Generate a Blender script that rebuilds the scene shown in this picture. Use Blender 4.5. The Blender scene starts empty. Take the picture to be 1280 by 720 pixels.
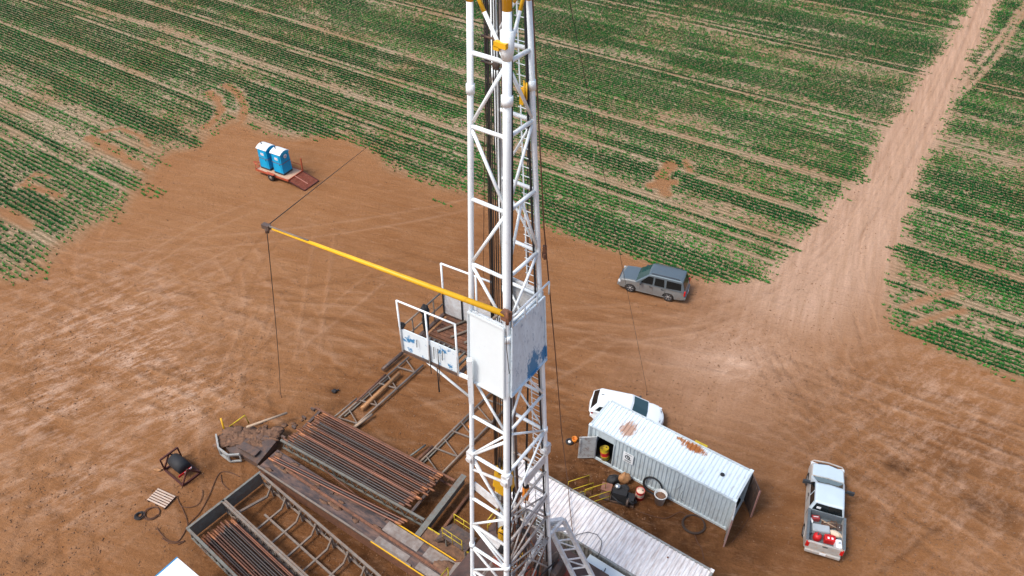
import bpy, math, random
import numpy as np
from mathutils import Vector, Matrix
random.seed(7); rng = np.random.default_rng(11)
PI = math.pi
S = bpy.context.scene
COL = S.collection
# ---------------------------------------------------------------- camera model
F, PITCH, CH = 943.0, math.radians(40.18), 37.6
cam = bpy.data.cameras.new('camera'); camo = bpy.data.objects.new('camera', cam); COL.objects.link(camo)
camo.location = (0, 0, CH); camo.rotation_euler = (PI/2-PITCH, 0, 0)
cam.sensor_width = 36; cam.lens = F/1280*36; cam.clip_end = 6000; cam.clip_start = 0.3
S.camera = camo
CP, SP = math.cos(PITCH), math.sin(PITCH)
def at(px, py, z=0.0):
    """point of the photographed place that lies at height z on this line of sight"""
    x = (px-640)/F; y = -(py-360)/F
    d = Vector((x, CP+y*SP, -SP+y*CP)); t = (z-CH)/d.z
    return Vector((0, 0, CH))+d*t
YAW = math.radians(-35.27)
U = Vector((math.cos(YAW), math.sin(YAW), 0)); V = Vector((-U.y, U.x, 0))
RO = Vector((0.058, 17.4, 0))
def uv(u, v, z=0.0): return RO+U*u+V*v+Vector((0, 0, z))
# ---------------------------------------------------------------- materials
def lin(c):
    c = [x/255 for x in c]
    return tuple((x/12.92 if x <= .04045 else ((x+.055)/1.055)**2.4) for x in c)+(1,)
MATS = {}
def mat(name, col, rough=.6, metal=0., var=.12, dirt=None, dirt_amt=.0, scale=1.5, stretch=(1, 1, 1), spec=.4, coat=0., per_obj=0., objmix=None, bump=.0, bscale=30, sharp=.12):
    if name in MATS: return MATS[name]
    m = bpy.data.materials.new(name); m.use_nodes = True; nt = m.node_tree; N = nt.nodes; L = nt.links
    b = N['Principled BSDF']; b.inputs['Roughness'].default_value = rough; b.inputs['Metallic'].default_value = metal
    b.inputs['Specular IOR Level'].default_value = spec
    if coat: b.inputs['Coat Weight'].default_value = coat; b.inputs['Coat Roughness'].default_value = .12
    tc = N.new('ShaderNodeTexCoord'); mp = N.new('ShaderNodeMapping'); mp.inputs['Scale'].default_value = stretch
    L.new(tc.outputs['Object'], mp.inputs['Vector'])
    oi = N.new('ShaderNodeObjectInfo')
    ad = N.new('ShaderNodeVectorMath'); ad.operation = 'MULTIPLY_ADD'; ad.inputs[1].default_value = (37, 53, 71)
    L.new(oi.outputs['Random'], ad.inputs[0]); L.new(mp.outputs[0], ad.inputs[2])
    n = N.new('ShaderNodeTexNoise'); n.inputs['Scale'].default_value = scale; n.inputs['Detail'].default_value = 6; n.inputs['Roughness'].default_value = .65
    L.new(ad.outputs[0], n.inputs['Vector'])
    mr = N.new('ShaderNodeMapRange'); mr.inputs[1].default_value = .3; mr.inputs[2].default_value = .7
    mr.inputs[3].default_value = 1-var; mr.inputs[4].default_value = 1+var
    L.new(n.outputs[0], mr.inputs[0])
    val = mr.outputs[0]
    if per_obj:
        m2 = N.new('ShaderNodeMapRange'); m2.inputs[3].default_value = 1-per_obj; m2.inputs[4].default_value = 1+per_obj
        L.new(oi.outputs['Random'], m2.inputs[0])
        mm = N.new('ShaderNodeMath'); mm.operation = 'MULTIPLY'; L.new(val, mm.inputs[0]); L.new(m2.outputs[0], mm.inputs[1]); val = mm.outputs[0]
    vm = N.new('ShaderNodeVectorMath'); vm.operation = 'SCALE'; vm.inputs[0].default_value = col[:3]; L.new(val, vm.inputs['Scale'])
    out = vm.outputs[0]
    if objmix:
        wn = N.new('ShaderNodeTexWhiteNoise'); wn.noise_dimensions = '1D'; L.new(oi.outputs['Random'], wn.inputs['W'])
        rr = N.new('ShaderNodeMapRange'); rr.inputs[1].default_value = .45; rr.inputs[2].default_value = .75; L.new(wn.outputs['Value'], rr.inputs[0])
        xm = N.new('ShaderNodeMix'); xm.data_type = 'RGBA'; L.new(rr.outputs[0], xm.inputs[0]); L.new(out, xm.inputs[6]); xm.inputs[7].default_value = objmix; out = xm.outputs[2]
    if dirt:
        n2 = N.new('ShaderNodeTexNoise'); n2.inputs['Scale'].default_value = scale*2.3; n2.inputs['Detail'].default_value = 8; n2.inputs['Roughness'].default_value = .7
        a2 = N.new('ShaderNodeVectorMath'); a2.inputs[1].default_value = (11, 5, 3); L.new(ad.outputs[0], a2.inputs[0]); L.new(a2.outputs[0], n2.inputs['Vector'])
        r2 = N.new('ShaderNodeMapRange'); c = .5+.22*(1-2*dirt_amt); r2.inputs[1].default_value = c-sharp*.5; r2.inputs[2].default_value = c+sharp
        L.new(n2.outputs[0], r2.inputs[0])
        mx = N.new('ShaderNodeMix'); mx.data_type = 'RGBA'; L.new(r2.outputs[0], mx.inputs[0]); L.new(out, mx.inputs[6]); mx.inputs[7].default_value = dirt
        out = mx.outputs[2]
    L.new(out, b.inputs['Base Color'])
    if bump:
        n3 = N.new('ShaderNodeTexNoise'); n3.inputs['Scale'].default_value = bscale; n3.inputs['Detail'].default_value = 4; L.new(tc.outputs['Object'], n3.inputs['Vector'])
        bp = N.new('ShaderNodeBump'); bp.inputs['Strength'].default_value = bump; bp.inputs['Distance'].default_value = .03
        L.new(n3.outputs[0], bp.inputs['Height']); L.new(bp.outputs[0], b.inputs['Normal'])
    MATS[name] = m; return m
RUST = (.17, .065, .03, 1); MUD = (.20, .10, .055, 1)
M = dict(
 white=mat('mast white paint', (.80, .85, .87), .45, dirt=(.40, .31, .25, 1), dirt_amt=.17, var=.05),
 whiteg=mat('grimy white paint', (.66, .68, .69), .55, dirt=(.34, .26, .21, 1), dirt_amt=.36, var=.10, scale=2.2, sharp=.4),
 whiteblue=mat('scuffed white sheet with blue', (.66, .74, .78), .5, dirt=(.03, .20, .42, 1), dirt_amt=.34, var=.06, scale=1.5, sharp=.04),
 whitescar=mat('scarred blue white sheet', (.64, .74, .80), .5, dirt=(.10, .20, .32, 1), dirt_amt=.25, var=.14, scale=4.5, stretch=(1, 1, .4), sharp=.12),
 yellow=mat('yellow paint', (.74, .40, .015), .45, var=.08, dirt=(.3, .13, .03, 1), dirt_amt=.15),
 lemon=mat('lemon yellow paint', (.52, .38, .02), .5, var=.1, dirt=MUD, dirt_amt=.32),
 orange=mat('orange paint', (.70, .22, .02), .5, var=.15, dirt=(.2, .07, .02, 1), dirt_amt=.25),
 black=mat('black rubber', (.02, .02, .022), .7, var=.2),
 cable=mat('steel cable', (.055, .045, .04), .6, .3, var=.2),
 rustcable=mat('rusty cable', (.10, .045, .025), .8, var=.2),
 rust=mat('rusty steel', (.20, .085, .045), .75, .1, var=.35, dirt=(.07, .045, .035, 1), dirt_amt=.45, per_obj=.25, scale=3, sharp=.3),
 pipe=mat('drill pipe steel', (.145, .05, .024), .45, .3, var=.3, dirt=(.06, .05, .048, 1), dirt_amt=.40, per_obj=.6, objmix=(.045, .035, .032, 1), scale=1.2, stretch=(.5, 3, 3), sharp=.35, spec=.5),
 joint=mat('pipe tool joint', (.22, .085, .035), .5, .25, var=.35, per_obj=.4, objmix=(.14, .06, .035, 1), scale=4),
 steelg=mat('weathered grey green steel', (.17, .175, .155), .6, .15, var=.2, dirt=(.17, .09, .05, 1), dirt_amt=.36, scale=2.2, sharp=.2),
 steelp=mat('pale grey rack rail', (.21, .18, .15), .6, .15, var=.2, dirt=(.22, .12, .07, 1), dirt_amt=.42, scale=2.2, sharp=.2),
 darksteel=mat('dark greasy steel', (.075, .06, .055), .5, .2, var=.4, dirt=(.20, .11, .07, 1), dirt_amt=.46, scale=1.2, sharp=.25, bump=.3, bscale=12),
 catw=mat('catwalk plate', (.055, .045, .045), .5, .2, var=.4, dirt=(.24, .14, .10, 1), dirt_amt=.46, scale=.9, stretch=(.45, 1.6, 1), sharp=.2, bump=.3, bscale=14),
 greyplate=mat('grey deck plate', (.27, .235, .21), .55, .1, var=.25, dirt=(.14, .08, .05, 1), dirt_amt=.4, scale=1.5, sharp=.25),
 redox=mat('red oxide steel', (.24, .045, .025), .6, .1, var=.3, dirt=(.12, .05, .03, 1), dirt_amt=.4, scale=3),
 darkred=mat('dark maroon paint', (.07, .018, .014), .6, var=.2),
 dark=mat('dark interior', (.02, .018, .016), .8, var=.2),
 mudm=mat('caked mud', (.20, .105, .06), .95, var=.4, dirt=(.07, .045, .035, 1), dirt_amt=.5, scale=3, bump=1., bscale=6, sharp=.35),
 wood=mat('weathered wood', (.40, .29, .20), .8, var=.25, scale=6, stretch=(1, 8, 1)),
 woodo=mat('orange brown pipe', (.38, .19, .08), .7, var=.25, scale=4, dirt=(.2, .1, .05, 1), dirt_amt=.35),
 red=mat('red plastic', (.55, .02, .02), .4, var=.1),
 signw=mat('sign white', (.75, .77, .78), .6, var=.06),
 cream=mat('cream sack', (.62, .50, .38), .8, var=.15),
 blueplastic=mat('toilet blue', (.0, .30, .56), .45, var=.08, dirt=(.01, .22, .38, 1), dirt_amt=.2),
 bluedoor=mat('toilet door blue', (.0, .36, .64), .42, var=.06),
 toiletroof=mat('toilet roof white', (.76, .80, .82), .5, var=.05),
 trailred=mat('trailer red', (.42, .075, .03), .6, var=.2, dirt=(.22, .08, .04, 1), dirt_amt=.35, scale=3),
 deckwood=mat('trailer deck boards', (.48, .31, .21), .8, var=.25, scale=3, stretch=(8, 1, 1)),
 tyre=mat('tyre rubber', (.022, .021, .02), .85, var=.3, dirt=(.12, .065, .035, 1), dirt_amt=.3, scale=5),
 rim=mat('alloy rim', (.50, .50, .50), .35, .7, var=.1, dirt=(.2, .12, .08, 1), dirt_amt=.25, scale=8),
 glass=mat('tinted glass', (.006, .009, .010), .12, var=.1, spec=.35),
 glassf=mat('windscreen glass', (.02, .055, .058), .06, var=.1, spec=.9),
 suvgrey=mat('blue grey car paint', (.12, .155, .175), .3, .35, var=.05, coat=.5, dirt=(.20, .17, .15, 1), dirt_amt=.15),
 suvlow=mat('silver grey lower paint', (.20, .205, .20), .35, .3, var=.08, coat=.3, dirt=(.2, .13, .09, 1), dirt_amt=.28),
 carwhite=mat('white car paint', (.72, .77, .79), .3, var=.02, coat=.4),
 truckpaint=mat('pale silver truck paint', (.58, .68, .73), .32, .15, var=.03, coat=.4),
 truckside=mat('dusty truck side paint', (.42, .40, .37), .5, .1, var=.15, dirt=(.40, .25, .16, 1), dirt_amt=.35),
 plastic=mat('dark grey trim', (.04, .045, .05), .6, var=.15),
 chrome=mat('chrome trim', (.6, .62, .63), .2, .9, var=.03),
 lampred=mat('tail lamp red', (.5, .01, .01), .25, var=.05),
 lampw=mat('head lamp clear', (.65, .68, .68), .15, var=.05, spec=.8),
 liner=mat('bed liner grey', (.10, .125, .14), .7, var=.2, dirt=(.2, .13, .09, 1), dirt_amt=.3, scale=5),
 boxgrey=mat('pale grey plastic', (.36, .40, .42), .5, var=.12),
)
def spots(m, lst, zz=(2.75, 1), st=(3.6, .9, 1)):
    """add rust that has eaten through the paint at given places of the sheet (object space)"""
    m = m.copy(); nt = m.node_tree; N = nt.nodes; L = nt.links; bs = N['Principled BSDF']; src = bs.inputs['Base Color'].links[0].from_socket
    tc = N.new('ShaderNodeTexCoord')
    for (cx_, cy_, rx, ry, col, sc) in lst:
        cz_, rz_ = zz
        mp = N.new('ShaderNodeMapping'); mp.vector_type = 'TEXTURE'; mp.inputs['Location'].default_value = (cx_, cy_, cz_); mp.inputs['Scale'].default_value = (rx, ry, rz_); L.new(tc.outputs['Object'], mp.inputs['Vector'])
        ln_ = N.new('ShaderNodeVectorMath'); ln_.operation = 'LENGTH'; L.new(mp.outputs[0], ln_.inputs[0])
        m2 = N.new('ShaderNodeMapping'); m2.inputs['Scale'].default_value = st; L.new(tc.outputs['Object'], m2.inputs['Vector'])
        n = N.new('ShaderNodeTexNoise'); n.inputs['Scale'].default_value = sc; n.inputs['Detail'].default_value = 7; n.inputs['Roughness'].default_value = .7; L.new(m2.outputs[0], n.inputs['Vector'])
        a = N.new('ShaderNodeMath'); a.operation = 'MULTIPLY_ADD'; a.inputs[1].default_value = -.55; L.new(ln_.outputs['Value'], a.inputs[0]); L.new(n.outputs[0], a.inputs[2])
        r = N.new('ShaderNodeMapRange'); r.inputs[1].default_value = .10; r.inputs[2].default_value = .24; L.new(a.outputs[0], r.inputs[0])
        mx = N.new('ShaderNodeMix'); mx.data_type = 'RGBA'; L.new(r.outputs[0], mx.inputs[0]); L.new(src, mx.inputs[6]); mx.inputs[7].default_value = col; src = mx.outputs[2]
    L.new(src, bs.inputs['Base Color']); return m
# ---------------------------------------------------------------- object helpers
def link(o): COL.objects.link(o); return o
def thing(name, label, cat, loc=(0, 0, 0), rotz=0., group=None):
    o = link(bpy.data.objects.new(name, None)); o.empty_display_size = .3
    o.location = loc; o.rotation_euler = (0, 0, rotz); tag(o, label, cat, group); return o
def tag(o, label=None, cat=None, group=None, kind=None):
    if label: o['label'] = label
    if cat: o['category'] = cat
    if group: o['group'] = group
    if kind: o['kind'] = kind
    return o
def copy_tree(o, parent=None):
    c = o.copy(); COL.objects.link(c); c.parent = parent
    for ch in list(o.children): copy_tree(ch, c)
    return c
class MB:
    def __init__(s): s.v = []; s.f = []; s.mi = []; s.sm = []
    def add(s, vs, fs, mi=0, smooth=False):
        b = len(s.v); s.v += [tuple(v) for v in vs]; s.f += [tuple(i+b for i in f) for f in fs]
        s.mi += [mi]*len(fs); s.sm += [smooth]*len(fs); return s
    def box(s, c, d, rz=0., R=None, mi=0, top=None):
        x, y, z = d[0]/2, d[1]/2, d[2]/2; c = Vector(c)
        R = R or Matrix.Rotation(rz, 3, 'Z'); t = top or (1, 1)
        P = [(-x, -y, -z), (x, -y, -z), (x, y, -z), (-x, y, -z), (-x*t[0], -y*t[1], z), (x*t[0], -y*t[1], z), (x*t[0], y*t[1], z), (-x*t[0], y*t[1], z)]
        return s.add([c+R@Vector(p) for p in P], [(0, 3, 2, 1), (4, 5, 6, 7), (0, 1, 5, 4), (1, 2, 6, 5), (2, 3, 7, 6), (3, 0, 4, 7)], mi)
    def bar(s, a, b, w, h=None, mi=0, up=(0, 0, 1)):
        a, b = Vector(a), Vector(b); d = b-a; L = d.length
        if L < 1e-6: return s
        x = d/L; up = Vector(up)
        if abs(x.dot(up)) > .98: up = Vector((1, 0, 0))
        y = up.cross(x).normalized(); z = x.cross(y)
        R = Matrix((x, y, z)).transposed()
        return s.box((a+b)/2, (L, w, h or w), R=R, mi=mi)
    def tube(s, pts, r, n=8, mi=0, cap=True, radii=None, closed=False):
        pts = [Vector(p) for p in pts]; k = len(pts); rings = []
        prev = None
        for i, p in enumerate(pts):
            if closed: t = pts[(i+1) % k]-pts[i-1]
            else: t = pts[min(i+1, k-1)]-pts[max(i-1, 0)]
            if t.length < 1e-9: t = Vector((0, 0, 1))
            t.normalize()
            if prev is None:
                up = Vector((0, 0, 1)) if abs(t.z) < .95 else Vector((1, 0, 0)); a = t.cross(up).normalized()
            else:
                a = prev-t*prev.dot(t)
                a = a.normalized() if a.length > 1e-6 else t.cross(Vector((0, 1, 0))).normalized()
            prev = a; b = t.cross(a); rr = radii[i] if radii else r
            rings.append([p+(a*math.cos(2*PI*j/n)+b*math.sin(2*PI*j/n))*rr for j in range(n)])
        vs = [q for ring in rings for q in ring]; fs = []
        for i in range(k if closed else k-1):
            i2 = (i+1) % k
            for j in range(n): fs.append((i*n+j, i*n+(j+1) % n, i2*n+(j+1) % n, i2*n+j))
        base = len(s.v); s.add(vs, fs, mi, True)
        if cap and not closed:
            s.f += [tuple(base+j for j in range(n))[::-1], tuple(base+(k-1)*n+j for j in range(n))]; s.mi += [mi, mi]; s.sm += [False, False]
        return s
    def lathe(s, prof, c=(0, 0, 0), n=20, mi=0, axis='Z', smooth=True):
        c = Vector(c); vs = []; k = len(prof)
        for r, z in prof:
            for j in range(n):
                a = 2*PI*j/n; p = (r*math.cos(a), r*math.sin(a), z)
                if axis == 'Y': p = (p[0], p[2], p[1])
                if axis == 'X': p = (p[2], p[0], p[1])
                vs.append(c+Vector(p))
        fs = [(i*n+j, i*n+(j+1) % n, (i+1)*n+(j+1) % n, (i+1)*n+j) for i in range(k-1) for j in range(n)]
        if axis == 'Y': fs = [f[::-1] for f in fs]
        return s.add(vs, fs, mi, smooth)
    def blob(s, c, d, seed=0, amp=.2, n=14, m=8, mi=0, R=None):
        r = random.Random(seed); c = Vector(c); ph = [r.uniform(0, 6.28) for _ in range(8)]; vs = []
        for i in range(m+1):
            th = PI*i/m
            for j in range(n):
                a = 2*PI*j/n
                k = 1+amp*(math.sin(3*a+ph[0]+2*th)*.4+math.sin(5*a+ph[1])*math.sin(3*th+ph[2])*.4+math.sin(2*a+4*th+ph[3])*.3)
                q = Vector((d[0]/2*math.sin(th)*math.cos(a)*k, d[1]/2*math.sin(th)*math.sin(a)*k, d[2]/2*math.cos(th)*k))
                vs.append(c+(R@q if R else q))
        fs = [(i*n+j, (i+1)*n+j, (i+1)*n+(j+1) % n, i*n+(j+1) % n) for i in range(m) for j in range(n)]
        return s.add(vs, fs, mi, True)
    def build(s, name, mats, parent=None, bevel=0., smooth_angle=None):
        me = bpy.data.meshes.new(name); me.from_pydata(s.v, [], s.f)
        for m in (mats if isinstance(mats, (list, tuple)) else [mats]): me.materials.append(m)
        me.polygons.foreach_set('material_index', s.mi); me.polygons.foreach_set('use_smooth', s.sm)
        me.validate(); me.update()
        o = link(bpy.data.objects.new(name, me))
        if parent: o.parent = parent
        if bevel:
            b = o.modifiers.new('bevel', 'BEVEL'); b.width = bevel; b.segments = 2; b.limit_method = 'ANGLE'; b.angle_limit = math.radians(40)
        return o
def center_obj(o):
    """put a one-mesh thing's origin at its base centre"""
    vs = o.data.vertices; n = len(vs); co = np.empty(n*3); vs.foreach_get('co', co); co = co.reshape(-1, 3)
    c = np.array([(co[:, 0].min()+co[:, 0].max())/2, (co[:, 1].min()+co[:, 1].max())/2, co[:, 2].min()])
    vs.foreach_set('co', (co-c).ravel()); o.location = c; return o
ORD = ['first', 'second', 'third', 'fourth', 'fifth', 'sixth', 'seventh', 'eighth', 'ninth', 'tenth', 'eleventh', 'twelfth', 'thirteenth', 'fourteenth', 'fifteenth', 'sixteenth', 'seventeenth', 'eighteenth', 'nineteenth', 'twentieth', 'twenty-first', 'twenty-second', 'twenty-third', 'twenty-fourth']
# ---------------------------------------------------------------- light
w = bpy.data.worlds.new('World'); S.world = w; w.use_nodes = True; nt = w.node_tree
bg = nt.nodes['Background']; sky = nt.nodes.new('ShaderNodeTexSky'); sky.sky_type = 'NISHITA'; sky.sun_disc = False
SUN_AZ, SUN_EL = math.radians(208), math.radians(56)     # azimuth (math convention, from +X) of the sun
sky.sun_elevation = SUN_EL; sky.sun_rotation = PI/2-SUN_AZ; sky.air_density = 1.0; sky.dust_density = 3.0; sky.ozone_density = 1.0
nt.links.new(sky.outputs[0], bg.inputs[0]); bg.inputs[1].default_value = .105
sd = bpy.data.lights.new('sun', 'SUN'); sd.energy = 1.5; sd.angle = math.radians(18); sd.color = (1, .96, .9)
so = link(bpy.data.objects.new('sun', sd))
dirv = Vector((math.cos(SUN_AZ)*math.cos(SUN_EL), math.sin(SUN_AZ)*math.cos(SUN_EL), math.sin(SUN_EL)))
so.rotation_euler = dirv.to_track_quat('Z', 'Y').to_euler(); so.location = (0, 0, 60)
S.view_settings.view_transform = 'Standard'; S.view_settings.look = 'None'; S.view_settings.exposure = 1.02; S.view_settings.gamma = 1
def _c(r, g, b, k=1.0): return (r*.76*k, g*.665*k, b*.49*k)
PADA = _c(.36, .178, .088); PADB = _c(.43, .235, .135); PADC = _c(.29, .135, .060); PADD = _c(.52, .32, .22)
ROADA = _c(.55, .39, .34); ROADB = _c(.74, .55, .52); PALE = _c(.62, .43, .36); DARK = _c(.19, .085, .036); CHALK = _c(.88, .68, .66); STAIN_SHADE = _c(.075, .032, .013); DARK_TONE = _c(.21, .095, .042)
SOILA = (.15, .105, .058); SOILB = (.56, .41, .27); SOILC = (.035, .065, .018); GREEND = (.002, .066, .006); GREENL = (.034, .175, .018)
# ---------------------------------------------------------------- ground
ROWA = math.radians(-33.87)
RD = np.array([math.cos(ROWA), math.sin(ROWA)]); RN = np.array([-RD[1], RD[0]])
def P2(px, py): q = at(px, py); return (q.x, q.y)
edge_left = [(-260, 420), (-60, 372), (0, 352), (30, 350), (60, 318), (90, 300), (130, 286), (158, 258), (176, 226), (186, 196), (212, 186), (240, 182), (256, 168), (290, 150), (320, 160), (372, 172), (430, 168), (470, 184), (505, 212), (548, 232), (590, 248), (640, 268), (690, 288), (740, 308), (790, 322), (850, 340), (905, 354), (944, 348), (975, 322), (1010, 288), (1042, 256), (1070, 226), (1098, 182), (1120, 146), (1150, 98), (1190, 42), (1212, 0), (1234, -50)]
edge_right = [(1268, -50), (1254, -10), (1240, 30), (1218, 74), (1200, 104), (1180, 150), (1162, 196), (1146, 245), (1128, 295), (1114, 335), (1110, 372), (1122, 408), (1165, 434), (1225, 456), (1290, 478), (1500, 545)]
poly = np.array([P2(*p) for p in edge_left+edge_right]+[(140, 20), (140, -60), (-140, -60), (-140, 35)])
def vnoise(x, y, seed, scale):
    r = np.random.default_rng(seed); T = r.random((256, 256)); X = x/scale+1000; Y = y/scale+1000
    i = np.floor(X).astype(int); j = np.floor(Y).astype(int); fx = X-i; fy = Y-j; fx = fx*fx*(3-2*fx); fy = fy*fy*(3-2*fy)
    g = lambda a, b: T[a % 256, b % 256]
    return (g(i, j)*(1-fx)+g(i+1, j)*fx)*(1-fy)+(g(i, j+1)*(1-fx)+g(i+1, j+1)*fx)*fy
def fbm(x, y, seed, scale, o=4):
    t = 0; a = 1; n = 0
    for k in range(o): t = t+a*vnoise(x, y, seed+k, scale/2**k); n += a; a *= .55
    return t/n
def sdf(px, py):
    """signed distance to the dirt outline, positive on the dirt"""
    n = len(poly); d = np.full(px.shape, 1e9); inside = np.zeros(px.shape, bool)
    for i in range(n):
        a = poly[i]; b = poly[(i+1) % n]; e = b-a; wx = px-a[0]; wy = py-a[1]
        t = np.clip((wx*e[0]+wy*e[1])/(e@e), 0, 1); d = np.minimum(d, (wx-e[0]*t)**2+(wy-e[1]*t)**2)
        c = (a[1] > py) != (b[1] > py)
        with np.errstate(divide='ignore', invalid='ignore'): xi = a[0]+(py-a[1])/(e[1] if e[1] else 1e-9)*e[0]
        inside ^= c & (px < xi)
    d = np.sqrt(d); return np.where(inside, d, -d)
def segd(px, py, pts):
    d = np.full(px.shape, 1e9)
    for a, b in zip(pts[:-1], pts[1:]):
        a = np.array(a); b = np.array(b); e = b-a; t = np.clip(((px-a[0])*e[0]+(py-a[1])*e[1])/(e@e), 0, 1)
        d = np.minimum(d, (px-a[0]-e[0]*t)**2+(py-a[1]-e[1]*t)**2)
    return np.sqrt(d)
# wheel marks that run out into the crop: (pixel path, half width in metres)
field_marks = [([(256, 160), (270, 150), (276, 138), (272, 125), (262, 116)], .75), ([(290, 165), (303, 150), (306, 132), (298, 116), (282, 107)], .75),
 ([(186, 216), (160, 200), (140, 188), (112, 173)], .8), ([(60, 222), (45, 216), (28, 231)], .5), ([(28, 231), (60, 240), (74, 245)], .7), ([(0, 262), (18, 272), (38, 284)], .8), ([(186, 182), (176, 170), (150, 160), (128, 165)], .5),
 ([(1196, 112), (1232, 70), (1262, 30), (1290, -10)], .45), ([(1178, 130), (1208, 112), (1246, 72), (1278, 20), (1300, -15)], .45),
 ([(830, 240), (828, 218), (838, 206)], 1.0), ([(815, 232), (842, 228)], .8), ([(862, 213), (856, 200)], .6), ([(1128, 385), (1160, 372), (1190, 366)], .5), ([(1140, 405), (1175, 395), (1205, 388)], .5)]
field_marks = [([P2(*p) for p in pts], hw) for pts, hw in field_marks]
def wof(px, py): return float(np.dot(P2(px, py), RN))
# bare wheelings and dense overlap drill rows, as distances across the rows
tram = [(wof(0, 27), .3), (wof(95, 0), .2), (wof(0, 102), .45), (wof(0, 130), .7), (wof(0, 158), .3), (wof(0, 262), .5), (wof(1000, 0), .28), (wof(880, 181), .3), (wof(690, 204), .3), (wof(700, 236), .18), (wof(1120, 160), .22), (wof(1130, 300), .25), (wof(1200, 390), .3), (wof(950, 50), .2), (wof(750, 70), .3), (wof(800, 10), .22), (wof(480, 60), .25), (wof(420, 80), .2)]
dense = [(wof(0, 72), .55), (wof(200, 0), .4), (wof(0, 10), .4), (wof(60, 25), .35), (wof(700, 130), .45), (wof(860, 210), .45), (wof(960, 30), .4), (wof(1150, 170), .3), (wof(980, 105), .35), (wof(700, 20), .35), (wof(690, 175), .35), (wof(330, 60), .3), (wof(540, 160), .35), (wof(1180, 330), .5)]
def edge_amp(x, y): return np.where(x > 2, 1.3, 4.0)
def field_cover(x, y):
    """how thick the crop stands at a point, 0 to 1"""
    s = x*RD[0]+y*RD[1]; w_ = x*RN[0]+y*RN[1]
    wob = (vnoise(s, w_*0, 5, 30.)-.5)*.5; w_ = w_+wob
    d = sdf(x, y)+(fbm(x, y, 21, 7., 4)-.5)*edge_amp(x, y)
    c = .97+(fbm(s/5., w_, 31, 3.0, 4)-.5)*.45+(vnoise(s/70, w_*1.15, 33, .55)-.5)*1.0+(vnoise(s/40, w_, 35, 1.9)-.5)*.5+(fbm(x, y, 41, 22., 3)-.5)*.35
    c = c+.18*np.sin(w_*2*PI/9.2)*vnoise(s, w_, 46, 40.)
    for tw, hw in tram: c = np.where(np.abs(w_-tw) < hw, c*.08, c); c = np.where(np.abs(w_-tw) < hw*1.7, c*.8, c)
    for tw, hw in dense: c = np.where(np.abs(w_-tw) < hw, np.maximum(c, .25)*1.5+.25, c)
    thin = fbm(s/6, w_, 61, 2.0, 3); c = np.where(thin > .62, c*.5, c)
    d = d+2.2*np.clip(vnoise(s/5, w_, 91, .9)-.45, 0, 1)*-2.4*np.where(x > 2, .4, 1); fade = np.clip((-d+.4)/np.where(x > 2, 1.8, 4.5), 0, 1); c = c*(fade**.75)
    c = np.where(d > .9, c*0-1, c)
    for pts, hw in field_marks: c = np.where(segd(x, y, pts) < hw*(.5+.8*vnoise(x, y, 71, .9)), c*.12, c)
    return c
# grid
fx = np.concatenate([[-2600, -1400, -700, -350, -200, -140, -115, -100], np.arange(-92, 92.01, .17), [100, 115, 140, 200, 350, 700, 1400, 2600]])
fy = np.concatenate([[-2600, -1200, -500, -200, -80, -20, 0, 8], np.arange(14, 128.01, .17), [135, 150, 180, 240, 380, 700, 1400, 3000]])
GX, GY = np.meshgrid(fx, fy, indexing='xy'); ny, nx = GX.shape
gx = GX.ravel(); gy = GY.ravel()
D = sdf(gx, gy); near = (np.abs(gx) < 93) & (gy > 13) & (gy < 129)
pad = np.clip((D+(fbm(gx, gy, 21, 7., 4)-.5)*edge_amp(gx, gy))/np.where(gx > 2, 1.6, 3.2)+.7, 0, 1)
bare = np.zeros_like(gx)
for pts, hw in field_marks: bare = np.maximum(bare, .9*np.clip((hw*(.6+.8*fbm(gx, gy, 71, 1.1, 3))-segd(gx, gy, pts))/.5, 0, 1))
pad = np.maximum(pad, bare)
road = np.exp(-(np.maximum(segd(gx, gy, [P2(1230, -60), P2(1200, 60), P2(1120, 215), P2(1050, 310), P2(985, 355)])-2.0, 0)/4.5)**2)
road = np.maximum(road, .55*np.exp(-(segd(gx, gy, [P2(985, 355), P2(930, 430), P2(880, 470)])/6.0)**2))
# tyre marks raster
TR = np.zeros((ny, nx)); x0, y0, cs = -92., 14., .17
def splat(pts, wdt, amp):
    pts = np.array(pts); seg = np.linalg.norm(np.diff(pts, axis=0), axis=1); t = np.concatenate([[0], np.cumsum(seg)])
    q = np.arange(0, t[-1], .16); X = np.interp(q, t, pts[:, 0]); Y = np.interp(q, t, pts[:, 1])
    fade = np.clip(np.minimum(q, t[-1]-q)/4, 0, 1)*(.4+.9*vnoise(q, q*0, int(t[-1]*97) % 997, 3.))
    ci = (X-x0)/cs; cj = (Y-y0)/cs; R = max(1, int(math.ceil(wdt/cs*1.5)))
    for a in range(-R, R+1):
        for b in range(-R, R+1):
            ii = np.round(ci).astype(int)+a; jj = np.round(cj).astype(int)+b
            ok = (ii > 0) & (ii < nx-18) & (jj > 0) & (jj < ny-18)
            dd = np.hypot(ii-ci, jj-cj)*cs; wv = np.exp(-(dd/wdt)**2)*fade*amp
            np.add.at(TR, (jj[ok]+8, ii[ok]+8), wv[ok]*.5)
def track(p, ang, curv, L, amp, gauge=1.65, wdt=.17, dc=0.):
    pts = [np.array(p, float)]; a = ang; c = curv; st = .5
    for i in range(int(L/st)):
        a += c*st; c += dc*st; pts.append(pts[-1]+st*np.array([math.cos(a), math.sin(a)]))
    pts = np.array(pts); tn = np.gradient(pts, axis=0); nn = np.stack([-tn[:, 1], tn[:, 0]], 1); nn /= np.linalg.norm(nn, axis=1)[:, None]
    for sgn in (-.5, .5): splat(pts+nn*gauge*sgn, wdt, amp)
r = random.Random(5)
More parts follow.
